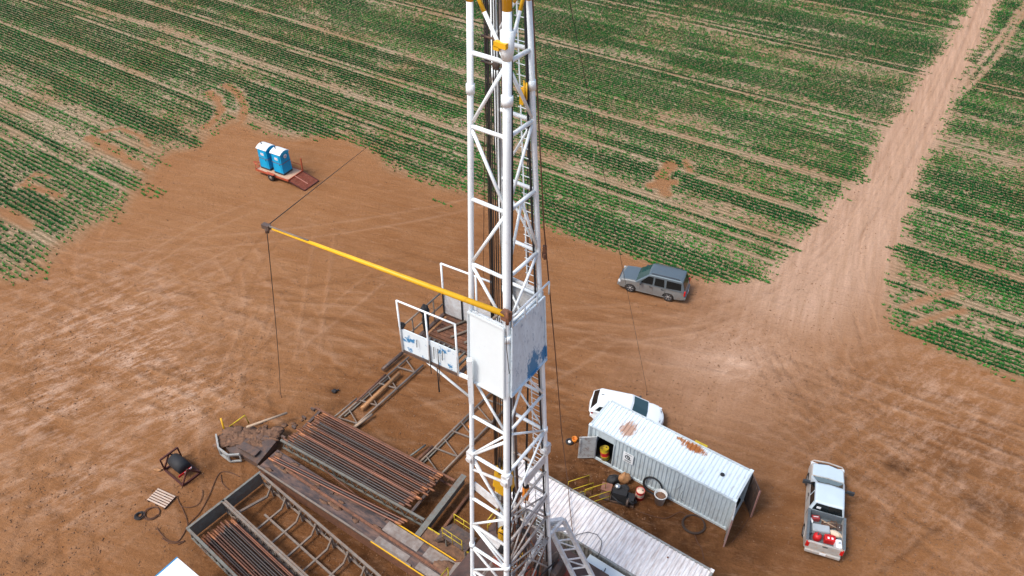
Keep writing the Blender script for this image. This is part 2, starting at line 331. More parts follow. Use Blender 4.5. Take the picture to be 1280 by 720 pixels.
for i in range(34):      # along the road and fanning onto the pad
    o = r.uniform(-3.2, 3.2); a = [P2(1225, -40), P2(1180, 80), P2(1100, 235), P2(1040, 320)]; a = [(q[0]+o*.9, q[1]) for q in a]
    tgt = [P2(900+r.uniform(-80, 60), 420+r.uniform(-30, 40)), P2(760+r.uniform(-120, 100), 380+r.uniform(-25, 60))] if r.random() < .55 else [P2(1050+r.uniform(-60, 60), 450), P2(1120+r.uniform(-100, 120), 620)]
    pts = np.array(a+tgt); tt = np.linspace(0, 1, len(pts)); q = np.linspace(0, 1, 60)
    pts = np.stack([np.interp(q, tt, pts[:, 0]), np.interp(q, tt, pts[:, 1])], 1)
    for _ in range(60): pts[1:-1] = (pts[:-2]+pts[2:]+pts[1:-1])/3
    splat(pts, .12, r.choice([-.3, .4, .3, -.2])); splat(pts+[1.6, .2], .12, r.choice([-.3, .4, .3, -.2]))
for i in range(60):      # sweeping across the pad left to right
    p = at(r.uniform(-60, 560), r.uniform(290, 470)); track(p[:2], ROWA+r.uniform(-.5, .4)+.25, r.uniform(-.02, .02), r.uniform(15, 45), r.choice([-.5, .55, .4, -.4]), dc=r.uniform(-.0006, .0006))
for i in range(70):
    p = at(r.uniform(-20, 420), r.uniform(420, 720)); track(p[:2], r.uniform(0, 6.28), r.uniform(-.07, .07), r.uniform(8, 26), r.choice([-.4, .55, .45, -.3]))
for i in range(40):      # lower right, running down to the right
    p = at(r.uniform(900, 1200), r.uniform(430, 560)); track(p[:2], math.radians(-38)+r.uniform(-.3, .25), r.uniform(-.015, .015), r.uniform(18, 36), r.choice([-.6, .55, .45, -.5]))
for i in range(6):
    p = at(960+r.uniform(-30, 60), 400); track(p[:2], math.radians(-80)+r.uniform(-.2, .2), .03, 22, -.45)
for k in range(9):       # turning arcs beside the catwalk
    c = at(520, 560); rad = 3.2+k*.55; aa = np.linspace(math.radians(20), math.radians(120+k*4), 40)
    splat(np.stack([c.x+rad*np.cos(aa), c.y+.2*k+rad*np.sin(aa)], 1), .1, r.choice([-.4, .4]))
for k in range(16):      # ripples of tyre lugs by the crop's edge
    a = at(176+k*6, 214+k*1.2); b = at(172+k*6.5, 252+k*2); splat([(a.x, a.y), (b.x, b.y)], .12, -.6)
TR = TR.ravel(); TR = np.clip(TR, -1, 1)
pale = np.zeros_like(gx)
for (px, py, rx, a) in [(150, 400, 5, .7), (170, 440, 4, .8), (220, 495, 4, .7), (70, 500, 5, .6), (1180, 500, 6, .4), (120, 425, 9, .55), (90, 520, 6, .4), (190, 480, 6, .3), (60, 380, 6, .3), (915, 456, 1.3, .75), (925, 440, 4, .35), (120, 590, 4, .5), (1180, 560, 9, .35), (1240, 620, 6, .25), (40, 560, 5, .35)]:
    c = at(px, py); d = np.hypot(gx-c.x, (gy-c.y)); pale = np.maximum(pale, a*np.exp(-(d/rx)**2))
stain_shade = np.zeros_like(gx)  # soil stains, plus shade painted in beside the reel and between the containers
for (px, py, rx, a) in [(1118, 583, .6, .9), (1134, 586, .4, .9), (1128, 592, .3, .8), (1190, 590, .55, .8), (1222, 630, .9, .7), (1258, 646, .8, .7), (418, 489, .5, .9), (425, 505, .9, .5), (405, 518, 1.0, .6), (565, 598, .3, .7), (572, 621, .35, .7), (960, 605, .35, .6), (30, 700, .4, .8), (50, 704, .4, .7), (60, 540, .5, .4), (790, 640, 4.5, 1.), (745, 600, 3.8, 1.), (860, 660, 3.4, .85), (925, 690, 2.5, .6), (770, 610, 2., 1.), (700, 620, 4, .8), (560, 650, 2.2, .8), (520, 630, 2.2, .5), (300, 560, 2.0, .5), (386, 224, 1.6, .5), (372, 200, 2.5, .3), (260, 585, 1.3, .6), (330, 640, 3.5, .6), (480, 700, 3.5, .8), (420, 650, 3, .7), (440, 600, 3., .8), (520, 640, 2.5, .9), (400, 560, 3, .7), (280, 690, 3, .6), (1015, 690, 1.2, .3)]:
    c = at(px, py); d = np.hypot(gx-c.x, gy-c.y); stain_shade = np.maximum(stain_shade, a*np.exp(-(d/rx)**2))
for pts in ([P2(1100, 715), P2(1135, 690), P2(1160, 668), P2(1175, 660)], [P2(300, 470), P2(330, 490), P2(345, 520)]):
    stain_shade = np.maximum(stain_shade, .5*np.exp(-(segd(gx, gy, pts)/.14)**2))
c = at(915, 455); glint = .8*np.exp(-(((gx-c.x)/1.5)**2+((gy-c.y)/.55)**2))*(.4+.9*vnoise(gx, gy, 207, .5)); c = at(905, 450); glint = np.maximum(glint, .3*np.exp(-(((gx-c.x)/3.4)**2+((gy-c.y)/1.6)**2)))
dark_tone = np.zeros_like(gx)  # soft areas of darker soil, mostly around rig, racks and containers
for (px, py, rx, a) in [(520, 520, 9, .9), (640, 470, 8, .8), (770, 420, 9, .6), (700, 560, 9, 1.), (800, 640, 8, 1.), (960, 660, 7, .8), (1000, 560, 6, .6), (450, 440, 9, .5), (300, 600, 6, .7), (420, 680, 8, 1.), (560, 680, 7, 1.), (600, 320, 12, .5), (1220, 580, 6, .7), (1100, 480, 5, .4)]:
    c = at(px, py); d = np.hypot(gx-c.x, gy-c.y); dark_tone = np.maximum(dark_tone, a*np.exp(-(d/rx)**2))
gz = (fbm(gx, gy, 81, 5., 3)-.5)*.06*near+np.where(near, TR*.015, 0)
core = np.exp(-(np.hypot(gx+2, gy-30)/16)**4); gz = gz*(1-.6*core)
me = bpy.data.meshes.new('ground'); nv = len(gx)
me.vertices.add(nv); me.vertices.foreach_set('co', np.stack([gx, gy, gz], 1).astype(np.float32).ravel())
I, J = np.meshgrid(np.arange(nx-1), np.arange(ny-1), indexing='xy'); a = (J*nx+I).ravel()
q = np.stack([a, a+1, a+nx+1, a+nx], 1).astype(np.int32); nf = len(q)
me.loops.add(nf*4); me.loops.foreach_set('vertex_index', q.ravel()); me.polygons.add(nf)
me.polygons.foreach_set('loop_start', np.arange(0, nf*4, 4, dtype=np.int32)); me.polygons.foreach_set('use_smooth', np.ones(nf, bool)); me.update()
for nm, arr in (('pad', pad), ('road', road), ('track', TR), ('pale', pale), ('stain_shade', stain_shade), ('dark_tone', dark_tone), ('glint', glint)):
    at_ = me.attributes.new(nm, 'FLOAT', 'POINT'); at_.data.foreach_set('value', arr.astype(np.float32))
ground = link(bpy.data.objects.new('ground', me)); tag(ground, kind='structure')
m = bpy.data.materials.new('bare dirt and field soil'); m.use_nodes = True; nt = m.node_tree; N = nt.nodes; L = nt.links; bs = N['Principled BSDF']
bs.inputs['Roughness'].default_value = .95; bs.inputs['Specular IOR Level'].default_value = .15
tc = N.new('ShaderNodeTexCoord')
def att(n): x = N.new('ShaderNodeAttribute'); x.attribute_name = n; return x.outputs['Fac']
def noise(scale, det=6, rough=.6, rot=0., st=(1, 1, 1)):
    mp = N.new('ShaderNodeMapping'); mp.vector_type = 'TEXTURE'; mp.inputs['Rotation'].default_value = (0, 0, rot); mp.inputs['Scale'].default_value = st
    L.new(tc.outputs['Object'], mp.inputs['Vector']); n = N.new('ShaderNodeTexNoise'); n.inputs['Scale'].default_value = scale; n.inputs['Detail'].default_value = det; n.inputs['Roughness'].default_value = rough
    L.new(mp.outputs[0], n.inputs['Vector']); return n.outputs[0]
def rngm(s, a, b, c=0., d=1.):
    x = N.new('ShaderNodeMapRange'); L.new(s, x.inputs[0]); x.inputs[1].default_value = a; x.inputs[2].default_value = b; x.inputs[3].default_value = c; x.inputs[4].default_value = d; return x.outputs[0]
def mix(f, a, b, mode='MIX'):
    x = N.new('ShaderNodeMix'); x.data_type = 'RGBA'; x.blend_type = mode
    for s, i in ((f, 0), (a, 6), (b, 7)):
        if isinstance(s, (int, float)): x.inputs[i].default_value = s
        elif isinstance(s, tuple): x.inputs[i].default_value = s+(1,) if len(s) == 3 else s
        else: L.new(s, x.inputs[i])
    return x.outputs[2]
def math_(op, a, b, c=None):
    x = N.new('ShaderNodeMath'); x.operation = op
    for s, i in ((a, 0), (b, 1), (c, 2)):
        if s is None: continue
        if isinstance(s, (int, float)): x.inputs[i].default_value = s
        else: L.new(s, x.inputs[i])
    return x.outputs[0]
big = rngm(noise(.06, 4), .35, .65); mid = rngm(noise(.5, 6, .65), .3, .7); fine = rngm(noise(7, 5, .7), .3, .7)
strk = rngm(noise(.9, 7, .7, ROWA+.25, (9, .8, 1)), .32, .68); strk2 = rngm(noise(1.6, 6, .7, math.radians(66), (10, .7, 1)), .35, .65); strk3 = rngm(noise(1.1, 6, .7, math.radians(25), (7, .8, 1)), .35, .68)
dirt = mix(big, PADA, PADB); dirt = mix(math_('MULTIPLY', mid, .55), dirt, PADC)
dirt = mix(math_('MULTIPLY', strk, .4), dirt, PADD); dirt = mix(math_('MULTIPLY', strk3, .22), dirt, PADA)
rd = mix(strk2, ROADA, ROADB); dirt = mix(math_('MULTIPLY', att('road'), .9), dirt, rd)
dtone = math_('MULTIPLY', att('dark_tone'), rngm(noise(.35, 6, .7, ROWA+.3, (2, 1, 1)), .25, .6)); dirt = mix(math_('MULTIPLY', dtone, .95), dirt, DARK_TONE)
tr = att('track'); dirt = mix(math_('MULTIPLY', math_('MAXIMUM', tr, 0.), .38), dirt, PALE); dirt = mix(math_('MULTIPLY', math_('MAXIMUM', math_('MULTIPLY', tr, -1.), 0.), .42), dirt, DARK)
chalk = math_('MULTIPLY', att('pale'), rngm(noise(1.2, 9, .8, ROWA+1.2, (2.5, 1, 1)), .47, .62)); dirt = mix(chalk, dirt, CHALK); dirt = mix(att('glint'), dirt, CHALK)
stn_shade = math_('MULTIPLY', att('stain_shade'), rngm(noise(1.3, 7, .75), .25, .6)); dirt = mix(stn_shade, dirt, STAIN_SHADE)
clod = rngm(noise(3.0, 8, .8), .60, .72); dirt = mix(math_('MULTIPLY', clod, .5), dirt, DARK)
spk = rngm(noise(1.7, 9, .82, ROWA+.4, (3, .9, 1)), .52, .66); dirt = mix(math_('MULTIPLY', spk, .28), dirt, PALE)
# field soil: straw residue between drilled rows
fs = rngm(noise(5.5, 6, .75, ROWA, (2.2, .7, 1)), .34, .62); soil = mix(fs, SOILA, SOILB)
soil = mix(math_('MULTIPLY', rngm(noise(.12, 4), .4, .65), .5), soil, PADB)
wv = N.new('ShaderNodeTexWave'); wv.bands_direction = 'Y'; wv.inputs['Scale'].default_value = 2*PI/20/.45; wv.inputs['Distortion'].default_value = .6; wv.inputs['Detail'].default_value = 2
mp = N.new('ShaderNodeMapping'); mp.vector_type = 'TEXTURE'; mp.inputs['Rotation'].default_value = (0, 0, ROWA); L.new(tc.outputs['Object'], mp.inputs['Vector']); L.new(mp.outputs[0], wv.inputs['Vector'])
soil = mix(math_('MULTIPLY', rngm(wv.outputs['Fac'], .3, .8), .45), soil, SOILC)
colr = mix(att('pad'), soil, dirt)
colr = mix(math_('MULTIPLY', fine, .34), colr, mix(1., colr, (.45, .42, .40), 'MULTIPLY'))
L.new(colr, bs.inputs['Base Color'])
hh = math_('ADD', math_('MULTIPLY', noise(4, 8, .75), .6), math_('MULTIPLY', noise(.9, 6, .6, ROWA+.25, (7, .8, 1)), .8))
hh = math_('ADD', hh, math_('MULTIPLY', tr, .35))
bp = N.new('ShaderNodeBump'); bp.inputs['Strength'].default_value = 1.; bp.inputs['Distance'].default_value = .2; L.new(hh, bp.inputs['Height']); L.new(bp.outputs[0], bs.inputs['Normal'])
me.materials.append(m)
# ---------------------------------------------------------------- crop seedlings in drilled rows
RSP = .45
corners = np.array([P2(-60, -30), P2(1340, -30), P2(-160, 420), P2(1480, 560)]); s_ = corners@RD; w_ = corners@RN
W_ = np.arange(math.floor(w_.min()/RSP), math.ceil(w_.max()/RSP))*RSP; SS = np.arange(s_.min()-5, s_.max()+5, .125)
SSg, WWg = np.meshgrid(SS, W_); SSg = SSg.ravel()+rng.uniform(-.1, .1, SSg.size); WWg = WWg.ravel()+rng.normal(0, .022, WWg.size)
X = SSg*RD[0]+WWg*RN[0]; Y = SSg*RD[1]+WWg*RN[1]
dep = Y*CP+CH*SP; sx = F*X/dep; k = (Y > 15) & (np.abs(sx) < 760) & (Y < 126); X = X[k]; Y = Y[k]
cov = field_cover(X, Y); k = rng.random(len(X)) < np.clip(cov,0,1); X = X[k]; Y = Y[k]; cov = cov[k]
n = len(X); print('tufts', n)
NB = 5; NN = n*NB
js = rng.normal(0, .07, NN); jn = rng.normal(0, .025, NN); cx = np.repeat(X, NB)+js*RD[0]+jn*RN[0]; cy = np.repeat(Y, NB)+js*RD[1]+jn*RN[1]
ang = ROWA+rng.normal(0, .75, NN)+PI*(rng.random(NN) < .5); ln = rng.uniform(.10, .22, NN)*np.repeat(.75+.5*np.clip(cov, 0, 1), NB); wd = rng.uniform(.036, .066, NN); ht = rng.uniform(.05, .15, NN)
ca, sa = np.cos(ang), np.sin(ang)
zb = np.full(NN, -.01)
v0 = np.stack([cx-sa*wd, cy+ca*wd, zb], 1); v1 = np.stack([cx+sa*wd, cy-ca*wd, zb], 1)
v2 = np.stack([cx+ca*ln+sa*wd*.5, cy+sa*ln-ca*wd*.5, ht], 1); v3 = np.stack([cx+ca*ln-sa*wd*.5, cy+sa*ln+ca*wd*.5, ht], 1)
VV = np.stack([v0, v1, v2, v3], 1).reshape(-1, 3).astype(np.float32)
me = bpy.data.meshes.new('crop_seedlings'); me.vertices.add(NN*4); me.vertices.foreach_set('co', VV.ravel())
me.loops.add(NN*4); me.loops.foreach_set('vertex_index', np.arange(NN*4, dtype=np.int32)); me.polygons.add(NN)
me.polygons.foreach_set('loop_start', np.arange(0, NN*4, 4, dtype=np.int32)); me.update()
sw = X*RD[0]+Y*RD[1]; ww = X*RN[0]+Y*RN[1]
tint = np.clip(1.15-cov*.9+(fbm(sw/3, ww, 51, 4., 3)-.5)*.9+rng.normal(0, .18, n), 0, 1)
at_ = me.attributes.new('tint', 'FLOAT', 'POINT'); at_.data.foreach_set('value', np.repeat(tint, NB*4).astype(np.float32))
m = bpy.data.materials.new('young crop leaves'); m.use_nodes = True; nt = m.node_tree; N = nt.nodes; L = nt.links; bs = N['Principled BSDF']
bs.inputs['Roughness'].default_value = .6; bs.inputs['Specular IOR Level'].default_value = .25
c1 = mix(att('tint'), GREEND, GREENL); L.new(c1, bs.inputs['Base Color'])
me.materials.append(m)
crop = link(bpy.data.objects.new('crop_seedlings', me)); tag(crop, 'young green crop growing in drilled rows around the dirt pad', 'crop', kind='stuff')

# ---------------------------------------------------------------- loose clods and crumbs of soil
nC = 32000; ux = rng.uniform(-60, 1340, nC); uy = 60+700*rng.random(nC)**.8
xs = (ux-640)/F; ys = -(uy-360)/F; dz = -SP+ys*CP; tt = (0-CH)/dz; X = xs*tt; Y = (CP+ys*SP)*tt
k = (sdf(X, Y) > -.5) & (fbm(X, Y, 131, 5., 3) > .44+.1*rng.random(nC)); X = X[k]; Y = Y[k]; n = len(X)
sz = .018+.05*rng.random(n)**3
O = np.array([(1, 0, 0), (-1, 0, 0), (0, 1, 0), (0, -1, 0), (0, 0, .8), (0, 0, -.5)]); FO = np.array([(0, 2, 4), (2, 1, 4), (1, 3, 4), (3, 0, 4), (2, 0, 5), (1, 2, 5), (3, 1, 5), (0, 3, 5)])
VV = np.stack([X, Y, np.full(n, .01)], 1)[:, None, :]+O[None]*sz[:, None, None]*rng.uniform(.6, 1.4, (n, 6, 1))
me = bpy.data.meshes.new('soil_clods'); me.vertices.add(n*6); me.vertices.foreach_set('co', VV.astype(np.float32).ravel())
me.loops.add(n*24); me.loops.foreach_set('vertex_index', (FO[None]+np.arange(n)[:, None, None]*6).astype(np.int32).ravel()); me.polygons.add(n*8)
me.polygons.foreach_set('loop_start', np.arange(0, n*24, 3, dtype=np.int32)); me.update()
me.materials.append(mat('soil clods', (.21, .11, .058), .95, var=.6, scale=2.)); o = link(bpy.data.objects.new('soil_clods', me)); tag(o, 'loose crumbs and clods of red brown soil scattered over the dirt pad', 'clods', kind='stuff')
# ================================================================ DRILLING MAST
WU = lambda z: 2.02-.031*z
WV = lambda z: max(3.989-.100*z, .85)
def leg_pt(z, su, sv, off=0.):
    c = Vector((.058-.011*z, 17.4, z)); return c+U*(WU(z)/2+off)*su+V*(WV(z)/2+off)*sv
def z_at(py, su, sv):
    lo, hi = 0., 36.
    for _ in range(50):
        mz = (lo+hi)/2; p = leg_pt(mz, su, sv); d = p.y*CP-(p.z-CH)*SP; y = 360-F*(p.y*SP+(p.z-CH)*CP)/d
        if y > py: lo = mz
        else: hi = mz
    return lo
mast = thing('drilling_mast', 'tall white four-legged lattice drilling mast with yellow top rising in the middle of the pad', 'drilling mast', (RO.x, RO.y, 0))
def mbuild(mb, name, mt, parent=None, **k):
    """geometry is given in world coordinates; store it relative to the mast's base"""
    p = parent or mast; mb.v = [tuple(Vector(q)-Vector((RO.x, RO.y, 0))) for q in mb.v]
    return mb.build(name, mt, p, **k)
ZT = z_at(15, -1, -1); ZTOP = 35.6
CN = [(-1, -1), (1, -1), (1, 1), (-1, 1)]
RL = {(-1, -1): .085, (1, -1): .115, (1, 1): .085, (-1, 1): .10}
for c in CN:
    rr = RL[c]; zs = [3.9, 8, 13, 18, 23, 28, ZT+.25]
    mb = MB(); mb.tube([leg_pt(z, *c) for z in zs], rr, 10)
    mb.tube([leg_pt(z, *c) for z in (ZT+.25, 33, ZTOP)], rr, 10, mi=1)
    for z in (9.9, 15.6, 21.9, 29.4): mb.tube([leg_pt(z-.12, *c), leg_pt(z+.12, *c)], rr*1.35, 10)
    mb.box(leg_pt(3.95, *c), (.5, .5, .12), YAW)
    mbuild(mb, 'leg', [M['white'], M['yellow']])
# pin collar on the near leg with its yellow clamp
mb = MB(); mb.tube([leg_pt(z_at(75, 1, -1), 1, -1), leg_pt(z_at(62, 1, -1), 1, -1), leg_pt(z_at(38, 1, -1), 1, -1)], .15, 12, radii=[.125, .165, .165]); mbuild(mb, 'pin_collar', M['white'])
mb = MB(); q = leg_pt(z_at(54, 1, -1), 1, -1); mb.box(q-V*.16-U*.06, (.34, .12, .13), YAW); mb.box(q-V*.16-U*.17-Vector((0, 0, .09)), (.16, .12, .1), YAW); mbuild(mb, 'clamp', M['yellow'])
LV = [ZTOP-.2, 33.4, z_at(-28, -1, -1), z_at(65, -1, -1), z_at(157, -1, -1), z_at(248, -1, -1), z_at(329, -1, -1), z_at(388, -1, -1), z_at(469, -1, -1), z_at(519, -1, -1), z_at(568, -1, -1), z_at(622, -1, -1), z_at(655, -1, -1), z_at(683, -1, -1), z_at(712, -1, -1), 4.3]
FACES = [(CN[0], CN[1]), (CN[1], CN[2]), (CN[2], CN[3])]
front = [True]
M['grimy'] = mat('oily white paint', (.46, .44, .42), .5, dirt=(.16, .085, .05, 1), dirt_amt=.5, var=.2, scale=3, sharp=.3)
def member(name, a, b, r, z=None):
    mb = MB(); top = max(a.z, b.z)
    if top > ZT+1.2: mb.tube([a, b], r, 8); mbuild(mb, name, M['yellow'])
    elif top > ZT-.2 and abs(a.z-b.z) > .5:
        k = (ZT+.1-a.z)/(b.z-a.z); c = a+(b-a)*max(0, min(1, k)); hi, lo = (a, b) if a.z > b.z else (b, a)
        mb.tube([lo, c], r, 8); mb.tube([c, hi], r, 8, mi=1); mbuild(mb, name, [M['white'], M['yellow']])
    else:
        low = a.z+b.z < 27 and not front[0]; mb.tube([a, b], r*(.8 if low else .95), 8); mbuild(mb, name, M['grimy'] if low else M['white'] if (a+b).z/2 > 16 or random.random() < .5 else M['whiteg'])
for fi, (a, b) in enumerate(FACES):
    front[0] = fi == 0
    for i, z in enumerate(LV[:-1]):
        r = .062 if z > 17 else .072
        member('girt', leg_pt(z, *a), leg_pt(z, *b), r)
for i in range(len(LV)-1):
    z0, z1 = LV[i], LV[i+1]
    if z0-z1 < .3: continue
    # face towards the racks: zigzag (near leg at even levels)
    a, b = CN[0], CN[1]; front[0] = True
    if i != 7:
        if i % 2 == 1: member('brace', leg_pt(z0, *b), leg_pt(z1, *a), .05)
        else: member('brace', leg_pt(z0, *a), leg_pt(z1, *b), .05)
    a, b = CN[1], CN[2]; front[0] = False
    if i in (5, 8):          # K bracing from the middle of the girt
        m_ = (leg_pt(z0, *a)+leg_pt(z0, *b))/2
        member('brace', m_, leg_pt(z1, *a), .045); member('brace', m_, leg_pt(z1, *b), .045)
    elif i != 7:
        if i % 2 == 1: member('brace', leg_pt(z0, *a), leg_pt(z1, *b), .045)
        else: member('brace', leg_pt(z0, *b), leg_pt(z1, *a), .045)
    a, b = CN[2], CN[3]
    if i >= 10: continue
    if i % 2 == 0: member('brace', leg_pt(z0, *a), leg_pt(z1, *b), .038)
    else: member('brace', leg_pt(z0, *b), leg_pt(z1, *a), .038)
# extra doubled braces low down
front[0] = True
for (ya, ca, yb, cb) in [(586, CN[0], 604, CN[1]), (572, CN[0], 646, CN[1]), (655, CN[0], 704, CN[1]), (684, CN[0], 735, CN[1]), (552, CN[1], 569, CN[0])]:
    member('brace', leg_pt(z_at(ya, *ca), *ca), leg_pt(z_at(yb, *cb), *cb), .06)
front[0] = False
for (z0, z1) in [(12.0, 9.5), (8.5, 5.2)]:
    m_ = (leg_pt(z0, 1, -1)+leg_pt(z0, 1, 1))/2; member('brace', m_, leg_pt(z1, 1, 1), .05); member('brace', leg_pt(z0+.6, 1, -1), m_, .05); member('brace', m_, leg_pt(z1, 1, -1, ), .045)
# gusset plates at the hinge of the lower section
for c, y in ((CN[0], 570), (CN[2], 560), (CN[1], 600)):
    mb = MB(); z = z_at(y, *c); q = leg_pt(z, *c); mb.box(q, (.30, .26, .55), YAW); mb.tube([q-V*.24, q+V*.24], .11, 12); mbuild(mb, 'hinge_knuckle', M['whiteg'])
for z, w_ in ((13.9, 1.0), (11.3, .9)):
    mb = MB(); a = leg_pt(z, 1, 1); b = leg_pt(z, 1, -1); mb.bar(a, a+(b-a)*.55, .06, .5); mbuild(mb, 'gusset_plate', M['whiteg'])
    mb = MB(); a = leg_pt(z-.2, -1, -1); b = leg_pt(z-.2, 1, -1); mb.bar(a+V*.1, a+(b-a)*.75+V*.1-Vector((0, 0, .35)), .06, .45); mbuild(mb, 'gusset_plate', M['whiteg'])
# wind wall sheets
zt, zb_ = z_at(386, -1, -1), z_at(470, -1, -1)
def sheet(a, b, t, out, mt, cuts=None):
    mb = MB(); A0 = leg_pt(zb_, *a)+out; B0 = leg_pt(zb_, *b)+out; A1 = leg_pt(zt, *a)+out; B1 = leg_pt(zt, *b)+out
    n = (B0-A0).cross(Vector((0, 0, 1))).normalized()*t
    mb.add([A0, B0, B1, A1, A0+n, B0+n, B1+n, A1+n], [(0, 1, 2, 3), (7, 6, 5, 4), (0, 4, 5, 1), (1, 5, 6, 2), (2, 6, 7, 3), (3, 7, 4, 0)])
    w = mbuild(mb, 'wind_wall', mt)
    mb = MB(); mb.bar(A1+n*2, B1+n*2, .05, .07); mb.bar(A0+n*2, B0+n*2, .05, .07)
    for k in (.0, 1.): mb.bar(A0+(B0-A0)*k+n*2, A1+(B1-A1)*k+n*2, .05)
    mbuild(mb, 'sheet_frame', mt, parent=w); return w
sheet(CN[0], CN[1], .02, -V*.13, mat('clean white sheet', (.70, .76, .78), .45, var=.03, dirt=(.3, .42, .5, 1), dirt_amt=.02))
q = (leg_pt(19.9, 1, .25)+U*.14)-RO; WS = spots(M['whitescar'], [(q.x, q.y, .55, .55, (.05, .22, .42, 1), 5.5)], (19.8, 1.1), (1.5, 1.5, .8)); q = (leg_pt(20, 1, .9)+U*.14)-RO; WS = spots(WS, [(q.x, q.y, .4, .4, (.03, .20, .42, 1), 6.)], (19.9, .5), (1.5, 1.5, .8))
sheet(CN[1], CN[2], .02, U*.14, WS)
sheet(CN[2], CN[3], .02, V*.12, M['whiteg'])
mb = MB(); a = leg_pt(zt+.45, 1, -1)+U*.2; b = leg_pt(zt+.45, 1, 1)+U*.2+V*.25; mb.tube([a, b], .035, 8)
for k in (0, .33, .66, 1): mb.tube([a+(b-a)*k, a+(b-a)*k-Vector((0, 0, .5))], .028, 6)
mbuild(mb, 'guard_rail', M['white'])
# blue over-spray marks on legs beside the sheets
for c, y, h in ((CN[0], 420, .30), (CN[2], 440, .45)):
    mb = MB(); z = z_at(y, *c); mb.tube([leg_pt(z-h, *c), leg_pt(z, *c)], RL[c]+.012, 10, cap=True); mbuild(mb, 'blue_paint_mark', mat('blue over-spray', (.03, .22, .45), .5, dirt=(.6, .68, .7, 1), dirt_amt=.5, scale=6, sharp=.05))
# ladder on the far face
mb = MB()
def lad(z, o): return leg_pt(z, 1, 1)*.0+(leg_pt(z, 1, 1)+(leg_pt(z, -1, 1)-leg_pt(z, 1, 1))*.30)+V*.12+U*o
mb.tube([lad(4.5, -.2), lad(34, -.2)], .022, 6); mb.tube([lad(4.5, .2), lad(34, .2)], .022, 6)
for i in range(98): z = 4.6+i*.3; mb.tube([lad(z, -.2), lad(z, .2)], .014, 5)
mbuild(mb, 'ladder', M['white'])
# stand pipe, guide rail, electric cable
mb = MB(); mb.tube([leg_pt(z, -1, 1)+U*.2-V*.05 for z in (4.2, 20, 34)], .055, 8); mbuild(mb, 'stand_pipe', M['darksteel'])
mb = MB(); mb.tube([leg_pt(z, 1, -1)+V*.15+U*.06 for z in (3.9, 10, 18, 27, 34)], .035, 6); mbuild(mb, 'electric_cable', M['black'])
mb = MB(); mb.tube([leg_pt(z, 1, 1)-U*.06-V*.14 for z in (6, 12, 20, 28, 34)], .04, 6); mbuild(mb, 'electric_cable', M['black'])
mb = MB(); q = leg_pt(z_at(112, 1, 1), 1, 1)-U*.12-V*.12; mb.lathe([(.0, -.05), (.24, -.05), (.24, -.02), (.17, 0), (.24, .02), (.24, .05), (0, .05)], q, 18, axis='X'); mb.box(q+Vector((0, 0, -.12)), (.12, .34, .42), YAW); mb.lathe([(0, -.09), (.06, -.09), (.06, .09), (0, .09)], q, 10, mi=1, axis='X'); mbuild(mb, 'sheave', [M['yellow'], M['black']])
for (px, py, dx) in ((601, 48, 0), (604, 80, .05)):
    mb = MB(); q = leg_pt(z_at(py, -1, -1), -1, -1)+U*.55+V*.3; mb.tube([q-U*.45, q, q+U*.1-Vector((0, 0, .12))], .03, 6); mb.blob(q, (.2, .16, .24), 3, .2); mbuild(mb, 'snatch_block', M['darksteel'])
# crown block above the picture
mb = MB(); cc = leg_pt(ZTOP, 0, 0); mb.box(cc+Vector((0, 0, .12)), (1.5, 1.4, .24), YAW); mbuild(mb, 'crown_frame', M['yellow'])
for k in range(4): mb = MB(); mb.lathe([(0, -.05), (.42, -.05), (.36, 0), (.42, .05), (0, .05)], cc+U*(-.45+.3*k)+Vector((0, 0, .55)), 20, axis='X'); mbuild(mb, 'crown_sheave', M['darksteel'])
# raising frame leaning off the foot of the mast
A = at(683, 652, 8.3); B = at(704, 649, 8.3); C_ = at(722, 730, 4.2); D_ = at(744, 727, 4.2)
mb = MB(); mb.bar(A, C_, .14, .2); mb.bar(B, D_, .14, .2)
for k in (.05, .14, .30, .45, .60, .75, .9): mb.bar(A+(C_-A)*k, B+(D_-B)*k, .06 if k > .2 else .16, .06)
for k in (.3, .6): mb.bar(A+(C_-A)*k, B+(D_-B)*(k+.15), .05)
mb.bar(A, B, .16, .16); mbuild(mb, 'raising_frame', M['whiteg'])
mb = MB(); q = leg_pt(8.8, 1, 1); mb.bar(q, A, .14, .18); mb.bar(q-Vector((0, 0, .8)), B, .12, .16); mb.bar(leg_pt(7.2, 1, -1), A-Vector((0, 0, .4)), .12, .15); mbuild(mb, 'raising_strut', M['whiteg'])

# ---- racking board: a part of the mast with its own pieces
ZB = 19.75
bd = link(bpy.data.objects.new('racking_board', None)); bd.parent = mast
def bb(mb, name, mt): return mbuild(mb, name, mt, parent=bd)
NL, NR = at(505, 438, ZB), at(574, 468, ZB); FL = at(556, 392, ZB); FR = FL+(NR-NL)*.98
